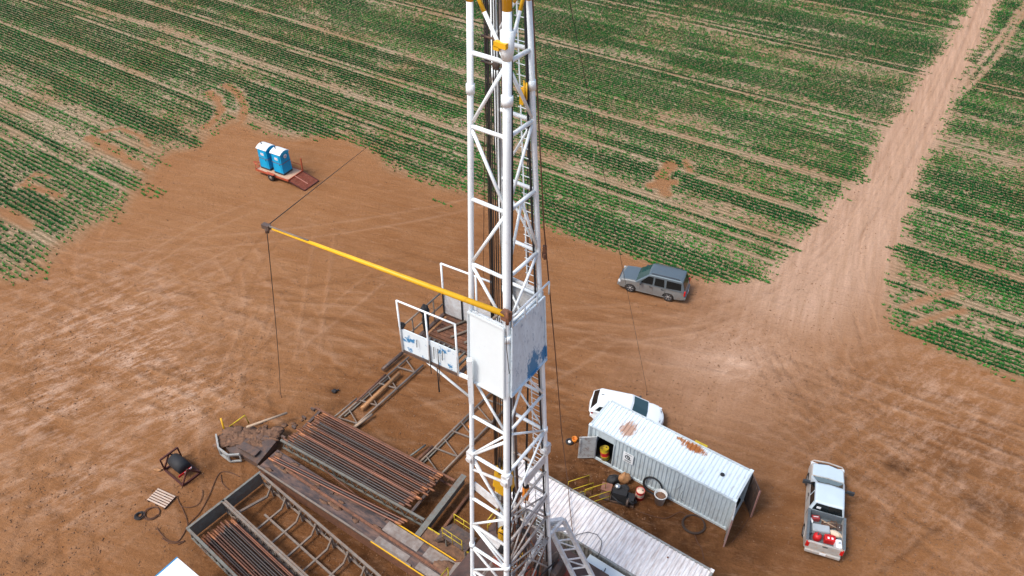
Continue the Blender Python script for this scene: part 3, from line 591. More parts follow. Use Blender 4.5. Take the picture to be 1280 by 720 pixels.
# keep the deck square to the mast
def bq(a, b, z=0.): return NL+(NR-NL)*a+(FL-NL)*b+Vector((0, 0, z))
UB = (NR-NL).normalized(); VB = (FL-NL).normalized()
def plate(p0, p1, h, t, name, mt):
    mb = MB(); mb.bar(p0+Vector((0, 0, h/2)), p1+Vector((0, 0, h/2)), t, h); return bb(mb, name, mt)
plate(bq(0, 0), bq(1, 0), 1.02, .03, 'wind_panel', M['whiteblue'])
plate(bq(-.0, 1.), bq(1.05, 1.), 1.05, .03, 'wind_panel', M['whiteg'])
for x in (0, .35, .9): mb = MB(); mb.bar(bq(x, 1, .0)-VB*.03, bq(x, 1, 1.1)-VB*.03, .06, .05); bb(mb, 'panel_post', M['black'])
mb = MB(); mb.bar(bq(0, 0), bq(0, 1), .12, .1); mb.bar(bq(0, 0), bq(1, 0), .1, .12); mb.bar(bq(1, 0), bq(1, 1), .1, .12); mb.bar(bq(0, 1), bq(1.05, 1), .1, .1); mb.bar(bq(.02, .42), bq(1.4, .42), .1, .1); bb(mb, 'deck_frame', M['darksteel'])
for k in range(7):
    mb = MB(); y = .5+.07*k; mb.bar(bq(.10, y, .03), bq(1.25, y, .03), .13, .07); bb(mb, 'deck_board', M['rust'])
mb = MB()
for k in range(9): x = .18+.09*k; mb.bar(bq(x, .08, .05), bq(x, .4, .05), .055, .07)
bb(mb, 'racking_fingers', M['steelg'])
for k in range(4):
    mb = MB(); mb.tube([bq(.2+.25*k, .55, .12), bq(.42+.25*k, .97, .12)], .045, 6); bb(mb, 'brace_bar', M['steelp'])
RH = 2.25
mb = MB()
for x in (0, .5, 1.0): mb.tube([bq(x, 0, .0)-VB*.05, bq(x, 0, RH)-VB*.05], .032, 8)
mb.tube([bq(0, 0, RH)-VB*.05, bq(1, 0, RH)-VB*.05], .032, 8); bb(mb, 'guard_rail', M['white'])
mb = MB(); mb.tube([bq(0, 1, 0), bq(0, 1, RH)], .035, 8); mb.tube([bq(.62, 1, 0), bq(.62, 1, RH)], .035, 8); mb.tube([bq(0, 1, RH), bq(.9, 1, RH)], .035, 8); bb(mb, 'guard_rail', M['white'])
mb = MB()
for z in (.5, 1.05): mb.tube([bq(0, .0, z), bq(0, 1, z)], .032, 8)
for y in (.25, .5, .75): mb.tube([bq(0, y, 0), bq(0, y, 1.05)], .025, 6)
bb(mb, 'side_rail', M['steelp'])
mb = MB(); mb.blob(bq(.02, .52, .95), (.32, .3, .5), 4, .25); mb.blob(bq(.03, .50, .5), (.24, .24, .9), 6, .3); bb(mb, 'harness_bundle', M['black'])
mb = MB(); mb.blob(bq(.0, .02, 1.1), (.22, .22, .2), 4, .3); bb(mb, 'clamp_knob', M['black'])
mb = MB(); a = bq(.38, 0, -.02); b = leg_pt(z_at(498, -1, -1), -1, -1); mb.tube([a, b], .045, 8); b2 = bq(.95, 1, -.05); mb.tube([b2, leg_pt(ZB-2.2, -1, 1)], .045, 8); bb(mb, 'support_brace', M['white'])
mb = MB(); q = bq(1.0, 0, -.1); mb.bar(q+UB*.42+Vector((0, 0, 1.0)), q+UB*.42+Vector((0, 0, -1.0)), .16, .16); mb.bar(q+Vector((0, 0, .12)), q+UB*.42+Vector((0, 0, .12)), .1, .1); bb(mb, 'hanger_post', M['white'])
for x, l in ((.3, .3), (.52, 1.3), (.60, .5), (.67, 1.5), (.75, .4)):
    mb = MB(); p = bq(x, -.03, .85); mb.tube([p, p-VB*.03-Vector((0, 0, l))], .014, 5); bb(mb, 'hanging_rope', M['cable'])
mb = MB(); p = bq(.62, -.02, -.1); mb.tube([p, p-Vector((0, 0, 1.15))], .03, 6, radii=[.015, .03]); bb(mb, 'tail_rope', M['black'])

# ---- lines and tools hung inside the mast
drl = MB()
base = Vector((-.52, 17.5, 0)); zc = ZTOP+.4
lines = thing('drilling_line_bundle', 'bundle of dark wire drilling lines strung down the middle of the white mast', 'cable', (base.x, base.y, 14))
for k, (dx, dy) in enumerate([(-.13, 0), (-.07, .05), (.0, -.04), (.06, .05), (.12, 0), (.2, .04)]):
    mb = MB(); mb.tube([(dx, dy, 0), (dx, dy, zc-14)], .02 if k != 1 else .045, 6); mb.build('line', M['cable'], lines)
blk = thing('travelling_block', 'big yellow travelling block hanging inside the lower mast behind its near leg', 'hoist block', tuple(base+Vector((.20, .0, 12.6))))
mb = MB(); mb.box((0, 0, .75), (.75, .55, 1.3), YAW, top=(.7, .8)); mb.box((0, 0, .0), (.6, .45, .5), YAW); mb.build('housing', M['yellow'], blk, bevel=.06)
mb = MB()
for k in (-.18, 0, .18): mb.lathe([(0, -.04), (.34, -.04), (.3, 0), (.34, .04), (0, .04)], U*k+Vector((0, 0, 1.25)), 18, axis='X')
mb.build('sheaves', M['darksteel'], blk)
mb = MB(); mb.tube([(0, 0, -.2), (0, 0, -.9)], .12, 10); mb.tube([(.25*math.cos(t), .0, -1.15+.25*math.sin(t)) for t in np.linspace(PI*.6, PI*2.3, 12)], .07, 8); mb.build('hook', M['darksteel'], blk)
sw = thing('swivel', 'narrow yellow and black swivel hanging under the block between the mast legs', 'swivel', tuple(base+Vector((.1, -.1, 8.6))))
mb = MB(); mb.lathe([(0, 1.3), (.12, 1.3), (.17, 1.1), (.17, .35), (.1, .2), (0, .2)], n=14); mb.build('body', M['yellow'], sw)
mb = MB(); mb.lathe([(0, .25), (.2, .2), (.22, -.25), (.1, -.5), (0, -.5)], n=14); mb.build('stem', M['black'], sw)
mb = MB(); mb.tube([(-.2, 0, .9), (-.24, 0, 2.6)], .035, 6); mb.tube([(.2, 0, .9), (.24, 0, 2.6)], .035, 6); mb.build('bails', M['rust'], sw)
mb = MB(); mb.tube([(0, 0, 1.25), (.3, -.2, 2.2), (.5, 0, 3.4), (.45, .4, 4.6), (.2, .75, 5.2)], .05, 8); mb.build('rotary_hose', M['black'], sw)
tp = at(657, 628, 9.5)
tg = thing('hanging_tong', 'orange hoist weight hanging on a black line beside the near leg of the mast', 'hoist tool', tuple(tp))
mb = MB(); mb.lathe([(0, 1.25), (.09, 1.25), (.15, 1.1), (.16, .5), (.11, .1), (.05, 0), (0, 0)], n=14); mb.build('body', M['orange'], tg)
mb = MB(); mb.tube([(0, 0, 1.2), (0, 0, 1.7)], .13, 10, radii=[.15, .08]); mb.tube([(0, 0, 1.7), (0, .02, 8.5), (-.25, .1, 24)], .03, 6, radii=[.06, .03, .015]); mb.build('line', M['black'], tg)
# loose hoses and lines cluttering the foot of the mast
for k in range(40):
    r = random.Random(40+k); mb = MB(); p = leg_pt(r.uniform(6, 12), r.uniform(-.4, 1), r.uniform(-.6, .9)); q = leg_pt(r.uniform(4.2, 7), r.uniform(-.6, 1), r.uniform(-.8, .9)); md = (p+q)/2+U*r.uniform(-.4, .5)+V*r.uniform(-.3, .3)
    pts = [p*(1-t)**2+md*2*t*(1-t)+q*t*t for t in np.linspace(0, 1, 12)]; mb.tube(pts, r.choice([.02, .025, .035]), 6); mbuild(mb, 'hose', r.choice([M['black'], M['rustcable'], M['rust'], M['rust'], M['woodo']]))
# the boom
BZ = z_at(393, 1, -1)+.28; bt = at(333, 283, BZ); br = at(632, 393, BZ)
bm = thing('boom_pole', 'long yellow tubular boom reaching out sideways from the white mast above the racking board', 'boom', tuple(br))
d = bt-br
mb = MB(); mb.tube([Vector((0, 0, 0)), d*.5, d*.97], .09, 12, radii=[.095, .075, .05]); mb.build('tube', M['yellow'], bm)
mb = MB(); mb.tube([d*.80+Vector((0, 0, .05)), d*.985+Vector((0, 0, .05))], .035, 8); mb.build('end_sleeve', M['steelp'], bm)
mb = MB(); mb.box(d, (.3, .16, .16), math.atan2(d.y, d.x)); mb.lathe([(0, -.04), (.13, -.04), (.09, 0), (.13, .04), (0, .04)], d+Vector((0, 0, -.14)), 14, axis='X'); mb.build('tip_sheave', M['darksteel'], bm)
mb = MB(); mb.box((.02, 0, -.05), (.28, .2, .3), YAW); mb.tube([(.05, -.1, -.3), (.05, -.1, .25)], .05, 8); mb.build('hinge', M['rust'], bm)
mb = MB(); mb.tube([Vector((0, 0, .1)), Vector((0.02, -.12, -1.2)), Vector((.1, -.14, -2.3))], .012, 5); mb.build('tag_line', M['cable'], bm)
mb = MB(); mb.tube([d*.02, d*.02+Vector((-.2, 0, -.25))], .05, 6); mb.build('pin', M['steelp'], bm)
def wire(name, a, b, r, label, cat='cable', sag=0., mt=None, group=None):
    a, b = Vector(a), Vector(b); mb = MB(); pts = []
    for t in np.linspace(0, 1, 17): p = a+(b-a)*t; pts.append(p-b-Vector((0, 0, sag*4*t*(1-t))))
    mb.tube(pts, r, 6); o = mb.build(name, mt or M['cable']); o.location = b; return tag(o, label, cat, group)
def stake(p, label):
    t = thing('ground_anchor', label, 'anchor', (p.x, p.y, 0)); mb = MB(); mb.tube([(0, 0, -.1), (0, 0, .35)], .028, 8); mb.build('stake', M['rust'], t); mb = MB(); mb.tube([(.05*math.cos(a), 0, .38+.05*math.sin(a)) for a in np.linspace(0, 2*PI, 14)][:-1], .012, 6, closed=True); mb.build('eye', M['darksteel'], t)
g = at(470, 180, 0); wire('guy_wire', bt, g+Vector((0, 0, .4)), .018, 'thin dark stay from the yellow boom tip back to the crop edge', 'guy wire'); stake(g, 'small steel anchor stake at the crop edge where the boom stay ends')
g = at(352, 497, 0); wire('guy_wire', bt, g+Vector((0, 0, .4)), .016, 'thin dark line dropping from the yellow boom tip to ground above the racks', 'guy wire', sag=.4); stake(g, 'small steel anchor stake on the dirt above the pipe rack corner')
g = at(808, 494, 0); wire('guy_wire', leg_pt(ZTOP, 1, 1), g+Vector((0, 0, .4)), .0105, 'dark guy wire slanting from mast top to the dirt beside the white vehicle', 'guy wire'); stake(g, 'small steel anchor stake just above the white vehicle')
wire('guy_wire', leg_pt(ZTOP, -1, 1), at(604, 345, 0), .02, 'thin rusty guy wire seen through the mast just left of its inner lines', 'guy wire', mt=M['rustcable'])
# electric drop line on the right of the mast with a shackle
pa = leg_pt(33.5, 1, 1); p1 = at(680, 285, 25.5); p2 = at(694, 440, 17); p3 = at(709, 598, 2.95)
o = MB(); pts = [pa, p1, p2, at(702, 540, 9), p3, at(713, 640, 2.9), at(716, 668, 2.9)]; o.tube([p-p3 for p in pts], .022, 6); o = o.build('drop_line', M['rustcable']); o.location = p3; tag(o, 'rusty line hanging down right of the mast onto the streaked white container roof', 'cable')
o = MB(); o.box((0, 0, 0), (.12, .1, .22)); o.box((0, 0, -.25), (.09, .16, .2), .4); o = o.build('shackle', M['rust']); o.location = at(681, 311, 24.2); tag(o, 'small rusty shackle block on the line right of the mast', 'shackle')

# ================================================================ RIG FLOOR
def local(o, rz=YAW):   # axes helper for things turned with the rig
    o.rotation_euler = (0, 0, rz); return o
ZF = 3.9
sub = thing('rig_substructure', 'rust coloured steel rig floor and legs under the white mast', 'rig floor', tuple(uv(0, 0, 0)), YAW)
mb = MB(); mb.box((-.1, .2, ZF-.1), (6.2, 7.0, .12)); mb.build('deck', mat('rig floor plate', (.09, .05, .04), .6, .1, var=.4, dirt=(.06, .045, .04, 1), dirt_amt=.5, scale=1.6, sharp=.2, bump=.3), sub)
for x in (-3.0, -1.0, 1.0, 2.8):
    mb = MB(); mb.box((x, .2, ZF-.38), (.2, 7.0, .42)); mb.build('floor_beam', M['redox'], sub)
for x in (-3.0, 2.8):
    for y in (-3.0, 0, 3.4):
        mb = MB(); mb.box((x, y, (ZF-.6)/2), (.28, .28, ZF-.6)); mb.box((x, y, .03), (.6, .6, .06)); mb.build('post', M['redox'], sub)
mb = MB(); mb.bar((-3, 3.6, .3), (2.8, 3.6, ZF-.6), .12); mb.bar((-3, 3.6, ZF-.6), (2.8, 3.6, .3), .12); mb.build('cross_brace', M['redox'], sub)
for (x0, y0, x1, y1) in [(-3.1, -3.2, -3.1, -.9), (-3.1, 2.2, -3.1, 3.6)]:
    mb = MB(); n = max(2, int(math.hypot(x1-x0, y1-y0)/1.4)+1)
    for z in (.5, 1.05): mb.tube([(x0, y0, ZF+z), (x1, y1, ZF+z)], .028, 6)
    for k in range(n): t = k/(n-1); mb.tube([(x0+(x1-x0)*t, y0+(y1-y0)*t, ZF-.05), (x0+(x1-x0)*t, y0+(y1-y0)*t, ZF+1.05)], .028, 6)
    mb.build('guard_rail', M['lemon'], sub)
mb = MB(); mb.box((-.2, -.3, ZF+.06), (1.6, 1.6, .2)); mb.lathe([(0, .32), (.45, .32), (.5, .14), (.5, .1)], (-.2, -.3, ZF), 20); mb.build('rotary_table', M['redox'], sub)
dw = thing('drawworks', 'greasy drawworks hoist with cable drum and pale guards on the rig floor beneath the mast', 'winch', tuple(uv(-.2, 1.9, ZF-.04)), YAW)
mb = MB(); mb.box((0, 0, .15), (3.4, 1.9, .3)); mb.build('skid', M['redox'], dw)
mb = MB(); mb.lathe([(0, -1.0), (.75, -1.0), (.75, -.9), (.45, -.85), (.45, .85), (.75, .9), (.75, 1.0), (0, 1.0)], (0, 0, 1.05), 24, axis='X'); mb.build('drum', M['darksteel'], dw)
for x in (-1.35, 1.35): mb = MB(); mb.box((x, 0, .85), (.3, 1.4, 1.2), top=(1, .6)); mb.build('chain_guard', M['darksteel'] if x > 0 else M['steelg'], dw, bevel=.08)
mb = MB(); mb.box((-.5, -1.15, .8), (.5, .4, 1.1)); mb.box((.5, -1.1, .65), (.4, .3, .8)); mb.build('driller_console', M['boxgrey'], dw, bevel=.03)
for k in range(4):
    mb = MB(); x = -1.1+.6*k; mb.tube([(x, -1.1, .4), (x+.1, -1.3, 1.4), (x+.4, -1.0, 1.9), (x+.6, -.2, 2.1)], .035, 6); mb.build('hose', M['black'], dw)
cl = [('tool_cabinet', (-2.4, 3.0), (.9, .6, 1.1), 'boxgrey', 'pale grey tool cabinet standing at the back corner of the rig floor', 'cabinet'), ('tool_cabinet', (2.2, -1.6), (.7, .9, .9), 'whiteg', 'grimy white tool cabinet at the right side of the rig floor', 'cabinet')]
for nm, (x, y), d_, mt, lb, ct in cl:
    t = thing(nm, lb, ct, tuple(uv(x, y, ZF-.04)), YAW); mb = MB(); mb.box((0, 0, d_[2]/2), d_); mb.build('body', M[mt], t, bevel=.02); mb = MB(); mb.box((0, -d_[1]/2-.012, d_[2]*.5), (d_[0]*.8, .02, d_[2]*.8)); mb.build('door', M['whiteg'], t)
# yellow stair landing rails at the left of the floor
t = thing('stair_landing', 'small yellow railed stair landing left of the foot of the mast', 'stairs', tuple(at(572, 668, 2.6)).__class__((at(575, 672, 1.8).x, at(575, 672, 1.8).y, 0)), YAW)
mb = MB(); mb.box((0, 0, 1.75), (1.5, 1.0, .08)); mb.build('platform', M['darksteel'], t)
for y in (-.5, .5):
    mb = MB()
    for z in (2.25, 2.7): mb.tube([(-.75, y, z), (.55, y, z)], .022, 6)
    for x in (-.75, -.1, .55): mb.tube([(x, y, 1.75), (x, y, 2.7)], .022, 6)
    mb.build('hand_rail', M['lemon'], t)
mb = MB(); mb.bar((-.75, -.5, 1.7), (-1.9, -.5, 0), .06, .18); mb.bar((-.75, .5, 1.7), (-1.9, .5, 0), .06, .18)
for k in range(6): mb.box((-.9-k*.17, 0, 1.5-k*.26), (.24, 1.0, .04))
mb.build('steps', M['darksteel'], t)
for x in (-.65, .65):
    mb = MB(); mb.bar((x, -.4, 0), (x, -.4, 1.7), .08); mb.bar((x, .4, 0), (x, .4, 1.7), .08); mb.build('leg', M['steelg'], t)

# ================================================================ PIPE RACKS AND CATWALK (rig axes: x along the pipes)
def truss_rail(mb, x0, x1, y, ztop, h, bay=.55, w=.1, mi=0):
    mb.box(((x0+x1)/2, y, ztop-.05), (x1-x0, w, .1), mi=mi); mb.box(((x0+x1)/2, y, ztop-h+.04), (x1-x0, w*.8, .08), mi=mi)
    n = int((x1-x0)/bay)
    for k in range(n):
        a = x0+(x1-x0)*k/n; b = x0+(x1-x0)*(k+.5)/n; c = x0+(x1-x0)*(k+1)/n
        mb.bar((a, y, ztop-h+.05), (b, y, ztop-.06), .045, mi=mi); mb.bar((b, y, ztop-.06), (c, y, ztop-h+.05), .045, mi=mi)
def drill_pipe_mesh(L, r):
    mb = MB(); rj = r*1.42
    prof = [(-L/2, rj*.8, 1), (-L/2+.05, rj*.85, 1), (-L/2+.12, rj, 1), (-L/2+.42, rj, 1), (-L/2+.55, r, 0), (L/2-.5, r, 0), (L/2-.4, rj, 1), (L/2-.12, rj, 1), (L/2, rj*.7, 1)]
    for i in range(len(prof)-1):
        a, b = prof[i], prof[i+1]; mb.tube([(a[0], 0, 0), (b[0], 0, 0)], 1, 8, mi=1 if (a[2] and b[2]) else 0, radii=[a[1], b[1]], cap=(i in (0, len(prof)-2)))
    return mb
def lay_pipes(origin, rz, rows, group, labelf, L=9.2, r=.05):
    proto = None; i = 0
    for (x, y, z, dyaw) in rows:
        lb = labelf(i)
        if proto is None: proto = drill_pipe_mesh(L, r).build('drill_pipe', [M['pipe'], M['joint']]); o = proto
        else: o = proto.copy(); COL.objects.link(o)
        R_ = Matrix.Rotation(rz, 3, 'Z'); o.location = Vector(origin)+R_@Vector((x, y, z)); o.rotation_euler = (random.uniform(0, 6), 0, rz+dyaw)
        tag(o, lb, 'pipe', group); i += 1
# --- rack C (full) and rack B (empty): v -5.7..-3.5 and -3.5..-1.0
c0 = at(234, 660, 1.15); cb = at(276, 623, 1.15); b1 = at(316, 583, 1.15); c9 = at(478, 722, 1.15)
dirx = (c9-b1); dirx.z = 0; RZB = math.atan2(dirx.y, dirx.x); UX = dirx.normalized(); UY = Vector((-UX.y, UX.x, 0))
def pl(p, o): d = Vector((p.x-o.x, p.y-o.y, 0)); return d.dot(UX), d.dot(UY)
wC = pl(cb, c0)[1]; wB = pl(b1, cb)[1]; LB = 10.2
print('rackC width', wC, 'rackB width', wB, 'yaw', math.degrees(RZB))
ob = (c0.x, c0.y, 0)
rc = thing('pipe_rack', 'grey steel pipe rack full of drill pipe, lowest left of the racks', 'pipe rack', ob, RZB, 'pipe racks beside the catwalk')
mb = MB(); truss_rail(mb, 0, LB, .0, 1.15, 1.0, w=.14); mb.build('side_truss', M['steelg'], rc)
mb = MB(); truss_rail(mb, 0, LB, wC-.05, 1.15, 1.0, w=.12); mb.build('side_truss', M['steelp'], rc)
mb = MB(); mb.box((.02, wC/2, .62), (.06, wC, .95)); mb.box((.02, wC/2, 1.13), (.14, wC+.1, .08)); mb.build('end_plate', M['steelg'], rc)
for x in (1.2, 4.4, 7.6): mb = MB(); mb.box((x, wC/2, .32), (.14, wC, .14)); mb.build('cross_beam', M['steelg'], rc)
for x in (1.2, 7.6):
    for y in (.1, wC-.15): mb = MB(); mb.box((x, y, .12), (.5, .3, .24)); mb.build('foot', M['darksteel'], rc)
rb = thing('pipe_rack', 'empty pipe rack of open bays between the full rack and the catwalk', 'pipe rack', tuple(Vector(ob)+UY*wC), RZB, 'pipe racks beside the catwalk')
mb = MB(); truss_rail(mb, 0, LB, .08, 1.15, 1.0, w=.1); mb.build('side_truss', M['steelp'], rb)
mb = MB(); truss_rail(mb, 0, LB, wB-.02, 1.15, 1.0, bay=.9, w=.13); mb.build('side_truss', M['steelp'], rb)
mb = MB(); mb.box((.02, wB/2, .62), (.06, wB, .95)); mb.box((.02, wB/2, 1.13), (.12, wB+.1, .08)); mb.build('end_plate', M['steelg'], rb)
mb = MB(); mb.box((LB/2+.9, wB*.46, .34), (LB-2.2, .11, .1)); mb.build('centre_bar', M['steelp'], rb)
for k in range(7):
    x = 1.15+1.32*k; mb = MB(); mb.bar((x, .1, .36 if k else .9), (x, wB-.5, .36), .1 if k else .14, .1); mb.bar((x, wB-.5, .36), (x+.05, wB-.1, 1.0), .09); mb.build('cross_bar', M['steelp'], rb)
    mb = MB(); mb.box((x, wB-.14, .5), (.09, .09, 1.0)); mb.build('post', M['steelp'], rb)
lay = []
n = 15; sp = (wC-.34)/(n-1)
for k in range(n): lay.append((.55+4.6+(.08 if k % 2 else 0)+random.uniform(-.06, .06)+.02*k, .16+sp*k, .45+random.uniform(0, .015), 0))
for k in range(7): lay.append((5.3+random.uniform(-.1, .35), wC-.25-sp*(k*1.9), .55, random.uniform(-.004, .004)))
nn_ = len(lay)
lay_pipes(ob, RZB, lay, 'drill pipes in the lower left rack', lambda i: (f'rusty pipe in the lower left rack bottom layer, {ORD[i]} from its outer side' if i < n else f'rusty pipe on top in the lower left rack, {ORD[i-n]} from the empty rack'))
# --- catwalk
k0 = at(331, 590, 1.05); k1 = at(494, 697, 1.05); k2 = at(339, 571, 1.05)
dx = k1-k0; RZK = math.atan2(dx.y, dx.x); KX = Vector((math.cos(RZK), math.sin(RZK), 0)); KY = Vector((-KX.y, KX.x, 0)); print('catwalk yaw', math.degrees(RZK), 'len', dx.length)
cw = thing('catwalk', 'long dark greasy steel catwalk between the pipe racks leading up to the rig', 'catwalk', (k0.x, k0.y, 0), RZK)
WK = 1.55; LK = 13.6
mb = MB(); mb.box((LK/2-.6, WK/2, .99), (LK, WK, .1)); mb.build('deck_plate', M['catw'], cw)
mb = MB(); mb.box((LK/2-.6, .05, .6), (LK, .1, .85)); mb.build('side_beam', M['rust'], cw)
mb = MB(); mb.box((LK/2-.6, WK-.05, .6), (LK, .1, .85)); mb.build('side_beam', M['rust'], cw)
mb = MB(); mb.bar((-.6, .04, 1.1), (LK*.8, .04, 1.1), .1, .1); mb.build('kerb_rail', M['steelp'], cw)
mb = MB(); mb.bar((1.2, WK*.5, 1.09), (LK*.97, WK*.42, 1.09), .14, .09); mb.build('pipe_trough', M['rust'], cw)
mb = MB()
for k in range(14):
    r = random.Random(k+300); mb.blob((r.uniform(-.5, LK*.6), r.uniform(.2, WK-.2), 1.04), (r.uniform(.4, 1.3), r.uniform(.15, .4), .045), k, .6, 12, 4)
mb.build('caked_mud', M['mudm'], cw)
for x in (8.2, 11.0): mb = MB(); mb.box((x+1.2, WK*.5+.42, 1.05), (2.4, WK*.42, .04)); mb.box((x+1.2, .30, 1.052), (2.2, .40, .035)); mb.build('grey_cover_plate', M['greyplate'], cw)
for y, x0, x1 in ((-.03, 8.2, 12.6), (WK+.03, 8.6, 12.9)):
    mb = MB(); mb.bar((x0, y, 1.13), (x1, y, 1.13), .05, .06); mb.build('edge_strip', M['yellow'], cw)
# V-door ramp
rp = thing('pipe_ramp', 'sloping grey plate ramp from the catwalk end up to the rig floor', 'ramp', tuple(Vector((k0.x, k0.y, 0))+KX*(LK-.9)+KY*(WK/2)), RZK)
mb = MB(); mb.bar((0, 0, 1.0), (2.6, 0, ZF), WK*.95, .12); mb.build('ramp_plate', M['greyplate'], rp)
for y in (-WK/2, WK/2): mb = MB(); mb.bar((0, y, 1.02), (2.6, y, ZF+.02), .1, .22); mb.build('side_rail', M['rust'], rp)
mb = MB(); mb.blob((-.2, .2, 1.05), (1.5, .9, .25), 4, .3); mb.build('caked_mud', M['mudm'], rp)
# grey-brown plate box past the upper rack's end
t = thing('mud_tray', 'brown open steel tray with a yellow rim past the end of the upper pipe rack', 'tray', tuple(Vector((at(533, 672, .9).x, at(533, 672, .9).y, 0))), RZK)
mb = MB(); mb.box((1.1, 0, .45), (2.8, 1.0, .9)); mb.build('tray_body', M['mudm'], t)
mb = MB(); mb.bar((-.3, .52, .93), (2.5, .52, .93), .06, .07); mb.build('rim', M['lemon'], t)
# --- rack A (full), beyond the catwalk
a0 = at(352, 549, 1.1); a1 = at(530, 648, 1.1); a2 = at(384, 517, 1.2)
dx = a1-a0; RZA = math.atan2(dx.y, dx.x); AX = Vector((math.cos(RZA), math.sin(RZA), 0)); AY = Vector((-AX.y, AX.x, 0)); d2 = a2-a0; print('rackA', math.degrees(RZA), dx.length, d2.dot(AX), d2.dot(AY))
oa = (a0.x, a0.y, 0); WA = 3.0; LA = dx.length
ra = thing('pipe_rack', 'long pipe rack loaded with rusty drill pipe on the far side of the catwalk', 'pipe rack', oa, RZA, 'pipe racks beside the catwalk')
for y, mt in ((0., 'steelg'), (WA, 'rust')):
    mb = MB(); truss_rail(mb, -.1, LA, y, 1.0, .8, bay=.7, w=.13); mb.build('side_truss', M[mt], ra)
for x in (.4, 3.3, 6.2, LA-.9): mb = MB(); mb.box((x, WA/2, .92), (.16, WA+.1, .14)); mb.build('cross_beam', M['darksteel'], ra)
mb = MB(); mb.box((LA+.25, WA/2-.3, .62), (.14, WA+1.6, .6)); mb.box((LA+.25, WA/2-.3, .95), (.34, WA+1.8, .06)); mb.build('end_beam', M['steelg'], ra)
mb = MB(); mb.tube([(LA+.9, .3, .2), (LA+.9, WA+.6, .2)], .1, 8); mb.build('end_pipe', M['rust'], ra)
for y in (.2, 1.1, 2.0, 2.8): mb = MB(); mb.box((-.05, y, 1.02), (.3, .12, .2)); mb.build('pipe_stop', M['darksteel'], ra)
lay = []; n = 19; sp = (WA-.25)/(n-1)
for k in range(n): lay.append((LA/2-.5+(0 if k > 6 else -.1)+(.5*(k/n))+random.choice([-.12, 0, 0, .14])+random.uniform(-.12, .12), .12+sp*k, 1.05+random.uniform(0, .01), 0))
for k in range(5): lay.append((LA/2+.1+random.uniform(-.2, .2), WA-.5-sp*(k*2.6), 1.155, random.uniform(-.003, .003)))
lay_pipes(oa, RZA, lay, 'drill pipes in the upper rack', lambda i: (f'rusty pipe in the upper rack bottom layer, {ORD[i]} from the catwalk side' if i < n else f'rusty pipe on top in the upper rack, {ORD[i-n]} from its far side'))
# long pipes lying by themselves between upper rack and catwalk
g0 = at(337, 574, 1.2); g1 = at(500, 655, 1.2); dx = g1-g0; rz = math.atan2(dx.y, dx.x)
lb3 = ['nearest the catwalk', 'in the middle', 'farthest from the catwalk']
lay_pipes(((g0+g1)/2), rz, [(0.1*k, .02+.14*k, 0, .004*(k-1)) for k in range(3)], 'three loose pipes between catwalk and upper rack', lambda i: f'loose orange pipe between catwalk and upper rack, the one {lb3[i]}', L=min(9.8, dx.length+.2), r=.055)
t = thing('pipe_sill', 'dark timber sill carrying three loose pipes beside the catwalk', 'support', tuple(Vector(((g0+g1)/2).xy.to_3d())), rz)
for x in (-3.6, 0, 3.6): mb = MB(); mb.box((x, .1, .56), (.22, .5, 1.12)); mb.build('block', M['darksteel'], t)
# bent bars leaning on the ground between rack A and the catwalk
for (p, q, lb) in [((400, 583, .9), (462, 632, .9), 'long thin rusty bar lying slantwise between the upper rack and the catwalk'), ((372, 590, .9), (358, 577, 1.0), 'short grey bar propped on the side of the upper rack')]:
    a, b = at(*p), at(*q); mb = MB(); mb.tube([Vector((0, 0, 0)), b-a], .045, 6); o = mb.build('loose_bar', M['rust']); o.location = a; tag(o, lb, 'bar')
# --- ladder-like rack skids on the ground
def skid(p0, p1, q0, label, n=5, ext=0.):
    A_, B_ = at(*p0, .25), at(*p1, .25); C2 = at(*q0, .25); dx = B_-A_; rz = math.atan2(dx.y, dx.x); t = thing('rack_skid', label, 'steel skid', (A_.x, A_.y, 0), rz, 'steel skids on the dirt')
    Rm = Matrix.Rotation(-rz, 3, 'Z'); cl_ = Rm@(C2-A_); Ls = dx.length; W_s = cl_.y
    for y in (0, W_s): mb = MB(); mb.tube([(-.1, y, .22), (Ls, y, .22)], .075, 8); mb.build('rail', M['steelp'], t)
    mb = MB(); mb.tube([(1.0, .14 if W_s > 0 else -.14, .12), (Ls*.7, .14 if W_s > 0 else -.14, .12)], .055, 6); mb.build('lower_rail', M['steelg'], t)
    for k in range(n): x = Ls*(k+.35)/n; mb = MB(); mb.bar((x, 0, .24), (x+.35, W_s, .24), .08, .08); mb.bar((x+.9, 0, .22), (x+.35, W_s, .22), .06, .06); mb.build('rung', M['steelp'], t)
    return t, Ls, W_s
skid((414, 530), (511, 446), (437, 538), 'long grey ladder-like skid with pipes inside it, above the upper pipe rack', 4)
skid((512, 590), (618, 486), (540, 604), 'long grey ladder-like skid running behind the left mast leg', 5)
for (p, q, r_, mt, lb) in [((452, 511), (499, 467), .13, 'woodo', 'thick orange brown pipe lying inside the upper skid'), ((445, 502), (482, 468), .07, 'rust', 'thin rusty pipe lying inside the upper skid'), ((478, 462), (503, 441), .13, 'darksteel', 'dark pipe lying at the far end of the upper skid'),
    ((438, 538), (465, 518), .09, 'wood', 'short tan pipe on the dirt beside the upper skid'), ((518, 578), (541, 558), .10, 'rust', 'short rusty pipe sticking out beyond the upper rack beside the second skid'), ((510, 572), (532, 556), .06, 'steelg', 'short grey pipe next to the rusty one beyond the upper rack'), ((585, 531), (589, 540), .03, 'orange', 'small bright orange bar on the second skid'), ((417, 522), (446, 498), .06, 'steelp', 'pale grey tube leaning along the upper skid')]:
    a, b = at(*p, .3), at(*q, .3); mb = MB(); mb.tube([Vector((0, 0, 0)), b-a], r_, 8); o = mb.build('loose_pipe', M[mt]); o.location = a; tag(o, lb, 'pipe')
